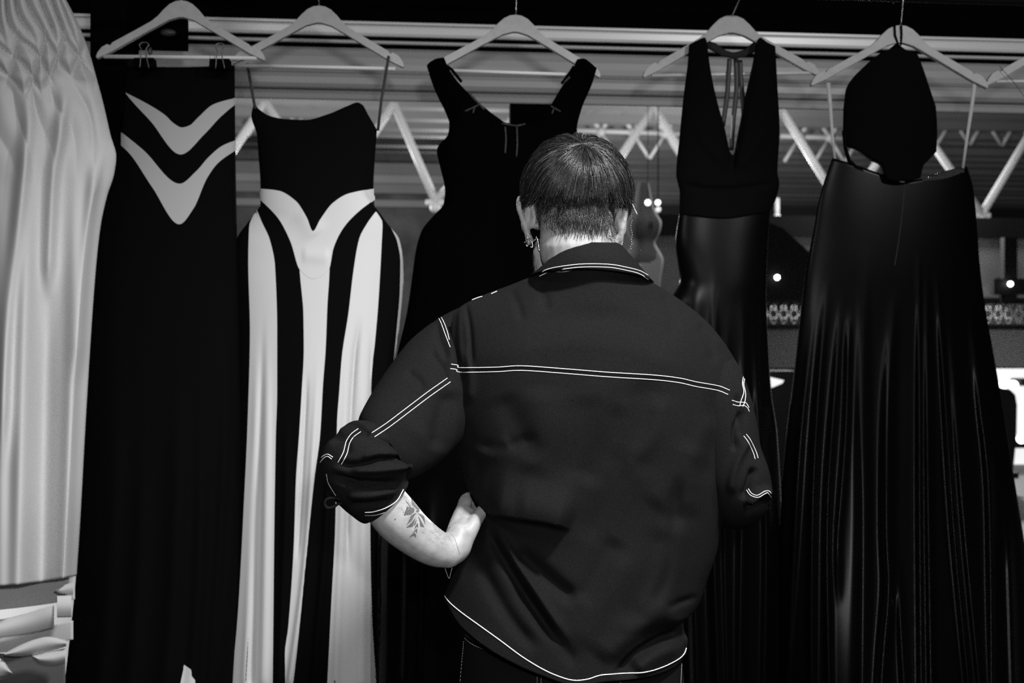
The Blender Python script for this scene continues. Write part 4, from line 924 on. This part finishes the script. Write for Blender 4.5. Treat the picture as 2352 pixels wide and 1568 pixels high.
for ln in ([(1050, 1426), (1044, 1460), (1036, 1500), (1030, 1530), (1024, 1590)], [(1054, 1426), (1048, 1462), (1040, 1500), (1034, 1532), (1028, 1590)], [(1062, 1428), (1060, 1470), (1056, 1520), (1050, 1590)], [(1067, 1432), (1065, 1475), (1061, 1520), (1055, 1590)],
           [(1060, 1448), (1076, 1463), (1100, 1477), (1142, 1488)], [(1060, 1457), (1080, 1476), (1110, 1490), (1160, 1501)], [(1234, 1540), (1233, 1600)], [(1243, 1544), (1242, 1600)], [(1566, 1520), (1562, 1600)], [(1425, 1562), (1425, 1600)]):
    thread('stitching', TB, ln, 0.0003, 0.00055, M_thread2, trs, 1.55, 72, 4, dash=2)
tube('shirt_tail', [P(a, b, 1.585) for a, b in cat([(1021, 1300), (1026, 1316), (1032, 1328), (1036, 1312), (1041, 1296)], 20)], 0.0005, M_thread2, shirt, 5)

# --- hair: dark under-cap plus strands (a longer top layer over a short clipped nape)
HSC = Vector((0, 0.0, 0.046)); HS = Vector((0.074, 0.096, 0.088))
pole_w = (HM.transposed() @ (P(1336, 338, 1.60)-HC)) - HSC
pole = Vector((pole_w.x/HS.x, pole_w.y/HS.y, pole_w.z/HS.z)).normalized()
e1 = pole.cross(Vector((1, 0, 0))).normalized(); e2 = pole.cross(e1)
def cutz(n):                              # lower end of the top layer by direction (head z)
    back = max(0, -n.y); side = abs(n.x); fr = max(0, n.y)
    return 0.010*back+0.026*side+0.045*fr
def shell(n, off): return HSC + Vector((n.x*(HS.x+off), n.y*(HS.y+off), n.z*(HS.z+off)))
hv = []
def add_strand(pts, r0, r1):
    n = len(pts); hv.append(tube_data([hp(*p) for p in pts], [r0+(r1-r0)*i/(n-1) for i in range(n)], 3, False))
for k in range(8500):
    al = random.uniform(0, 2*math.pi); ph0 = math.acos(1-random.random()*0.85)*0.95
    if random.random() < 0.25: ph0 = random.uniform(0.0, 0.35)
    layer = random.uniform(0.0, 1.0); off0 = 0.007+0.012*layer+0.0025*math.sin(al*13+2*layer)
    pts = []; ph = ph0; sw = 0.25+random.gauss(0, 0.05)
    wob = random.gauss(0, 0.03); L = random.uniform(0.9, 1.06); clump = 0.03*math.sin(al*23)+0.02*math.sin(al*41+1)
    zc = None
    while ph < 2.3:
        a = al + sw*math.exp(-ph*1.6)*1.6 + clump*ph + wob*ph
        n = (pole*math.cos(ph)+(e1*math.cos(a)+e2*math.sin(a))*math.sin(ph)).normalized()
        lift = min(1.0, ph/0.9)
        off = off0*(0.35+0.65*lift)+0.002
        p = shell(n, off+0.0012*math.sin(ph*9+al*50)*layer)+Vector((random.gauss(0, 0.0005), random.gauss(0, 0.0005), 0)); zc = cutz(n)+0.006*math.sin(al*17)+0.004*wob*80*(layer-0.5)
        pts.append(p)
        if p.z < zc and n.z < 0.6: break
        ph += 0.11
    if len(pts) < 3: continue
    # tips: flick a little away from the head
    if random.random() < 0.035:
        q = pts[-1]; n_ = (q-HSC).normalized(); pts = pts[:-1]+[q+n_*0.004, q+n_*random.uniform(0.006, 0.014)+Vector((0, 0, random.uniform(-0.010, 0.0)))]
    add_strand(pts, random.uniform(0.00026, 0.0005), 0.00015)
# short clipped hair at the back and sides
def hairline(x): return -0.034 - 0.030*math.exp(-((x-0.0)/0.045)**2)*1.0
cnt = 0
tries = 0
headbvh = bodybvh
while cnt < 7500 and tries < 60000:
    tries += 1
    x = random.uniform(-0.085, 0.085); z = random.uniform(-0.075, 0.062)
    o_ = hp(x, -0.30, z); dvec = HM @ Vector((0, 1, 0))
    h = headbvh.ray_cast(o_, dvec)
    if h[0] is None: continue
    loc = HM.transposed() @ (h[0]-HC); nl = HM.transposed() @ h[1]
    if loc.y > 0.02: continue
    lim = -0.045 + 0.9*max(0, -x-0.022) + 0.35*max(0, x-0.03) + random.gauss(0, 0.0035)
    if abs(x) > 0.066 and loc.z < 0.036: continue
    if z < lim: continue
    fade = min(1, max(0.15, (z-lim)/0.05))
    if random.random() > 0.35+0.65*fade: continue
    l = 0.006+0.013*fade*random.uniform(0.7, 1.2)
    d = Vector((random.gauss(0.02, 0.22)-x*1.5, 0.0, -1.0)); d = (d-nl*d.dot(nl)).normalized()
    r = 0.00030
    add_strand([loc-nl*0.001, loc+d*l*0.5+nl*(0.0016+0.002*fade), loc+d*l+nl*(0.0018+0.0035*fade)], r, 0.00012); cnt += 1
for k in range(700):                       # stubble along the jaw
    s = random.choice((-1, 1)); y_ = random.uniform(0.0, 0.09); z_ = random.uniform(-0.11, -0.045)
    h = headbvh.ray_cast(hp(s*0.2, y_, z_), HM @ Vector((-s, 0, 0)))
    if h[0] is None: continue
    loc = HM.transposed() @ (h[0]-HC); nl = HM.transposed() @ h[1]
    if abs(loc.x) < 0.02 or abs(loc.x) > 0.075: continue
    d = Vector((random.gauss(0, 0.2), 0.3, -1)); d = (d-nl*d.dot(nl)*0.6).normalized()
    add_strand([loc, loc+d*0.005+nl*0.0016, loc+d*0.009+nl*0.002], 0.00028, 0.0001)
V, Fc = join_data(hv)
hair = mesh('hair', V, Fc, M_hair, per); hair['kind'] = 'stuff'
ca = hair.data.color_attributes.new('tone', 'FLOAT_COLOR', 'POINT'); tn = []
for v_, f_ in hv:
    q = random.random(); c_ = 0.005+0.030*q*q+(0.10 if random.random() < 0.05 else 0)
    tn += [c_, c_, c_, 1]*len(v_)
ca.data.foreach_set('color', tn)
nt = M_hair.node_tree; at = nt.nodes.new('ShaderNodeAttribute'); at.attribute_name = 'tone'; nt.links.new(at.outputs['Color'], nt.nodes['Principled BSDF'].inputs['Base Color'])
# under-cap follows the skull where the hair grows
V = []; Fc = []; na, nph = 96, 30
for j in range(nph):
    for i in range(na):
        al = 2*math.pi*i/na; lo = 0.0; ph = 0
        # find the angle where the top layer ends
        best = 0.2
        p_ = 0.2
        while p_ < 2.2:
            n = (pole*math.cos(p_)+(e1*math.cos(al)+e2*math.sin(al))*math.sin(p_)).normalized(); q = shell(n, 0.004)
            if q.z < cutz(n)+0.002: break
            p_ += 0.02
        ph = p_*j/(nph-1)
        n = (pole*math.cos(ph)+(e1*math.cos(al)+e2*math.sin(al))*math.sin(ph)).normalized()
        V.append(hp(*shell(n, 0.005+0.0050*min(1, ph/0.8)-(0.008 if j == nph-1 else 0))))
for j in range(nph-1):
    for i in range(na): Fc.append((j*na+i, j*na+(i+1) % na, (j+1)*na+(i+1) % na, (j+1)*na+i))
mesh('hair_cap', V, Fc, M_scalp, per)

# --- jewellery
er = []
def jw(name, line, r, D, n=24): return tube(name, [P(a, b, D) for a, b in cat(line, n)], r, M_silver, per, 6)
jw('earring', [(1208, 560), (1211, 566), (1214, 552), (1218, 536), (1212, 541), (1213, 550)], 0.0010, 1.648)
jw('earring', [(1204, 557), (1212, 552), (1219, 546)], 0.0012, 1.645)
jw('earring', [(1218, 566), (1223, 568), (1223, 560), (1222, 556), (1228, 551), (1233, 546), (1231, 543)], 0.0014, 1.64)
jw('earring', [(1233, 545), (1236, 555), (1237, 566), (1239, 575), (1244, 575), (1248, 571)], 0.0014, 1.638)
jw('ear_cuff', [(1442, 458), (1447, 460), (1452, 464)], 0.0030, 1.625)
tube('ear_cuff_band', [P(a, b, 1.622) for a, b in ((1444, 456), (1446, 461))], 0.0032, M_dark, per, 8)
jw('ear_bar', [(1453, 468), (1458, 480), (1464, 492)], 0.0011, 1.63)
ch_ = []
for i in range(20):
    ch_.append(ellipsoid(P(1450+random.uniform(-2, 2), 470+i*5.4, 1.636), (0.0012, 0.0012, 0.0022), 8, 6))
V, Fc = join_data(ch_); mesh('ear_chain', V, Fc, g('dark_chain', 0.15, 0.3, 0.5, 0.9), per)
for i in range(9):
    ch_ = [ellipsoid(P(1423+i*0.9+random.uniform(-1.5, 1.5), 536+i*3.2, 1.64), (0.0013, 0.0013, 0.0018), 8, 6)]
    V, Fc = ch_[0]; er.append((V, Fc))
V, Fc = join_data(er); mesh('ear_chain', V, Fc, M_silver, per)

for o in list(bpy.data.objects):
    if '_w' in o: del o['_w']
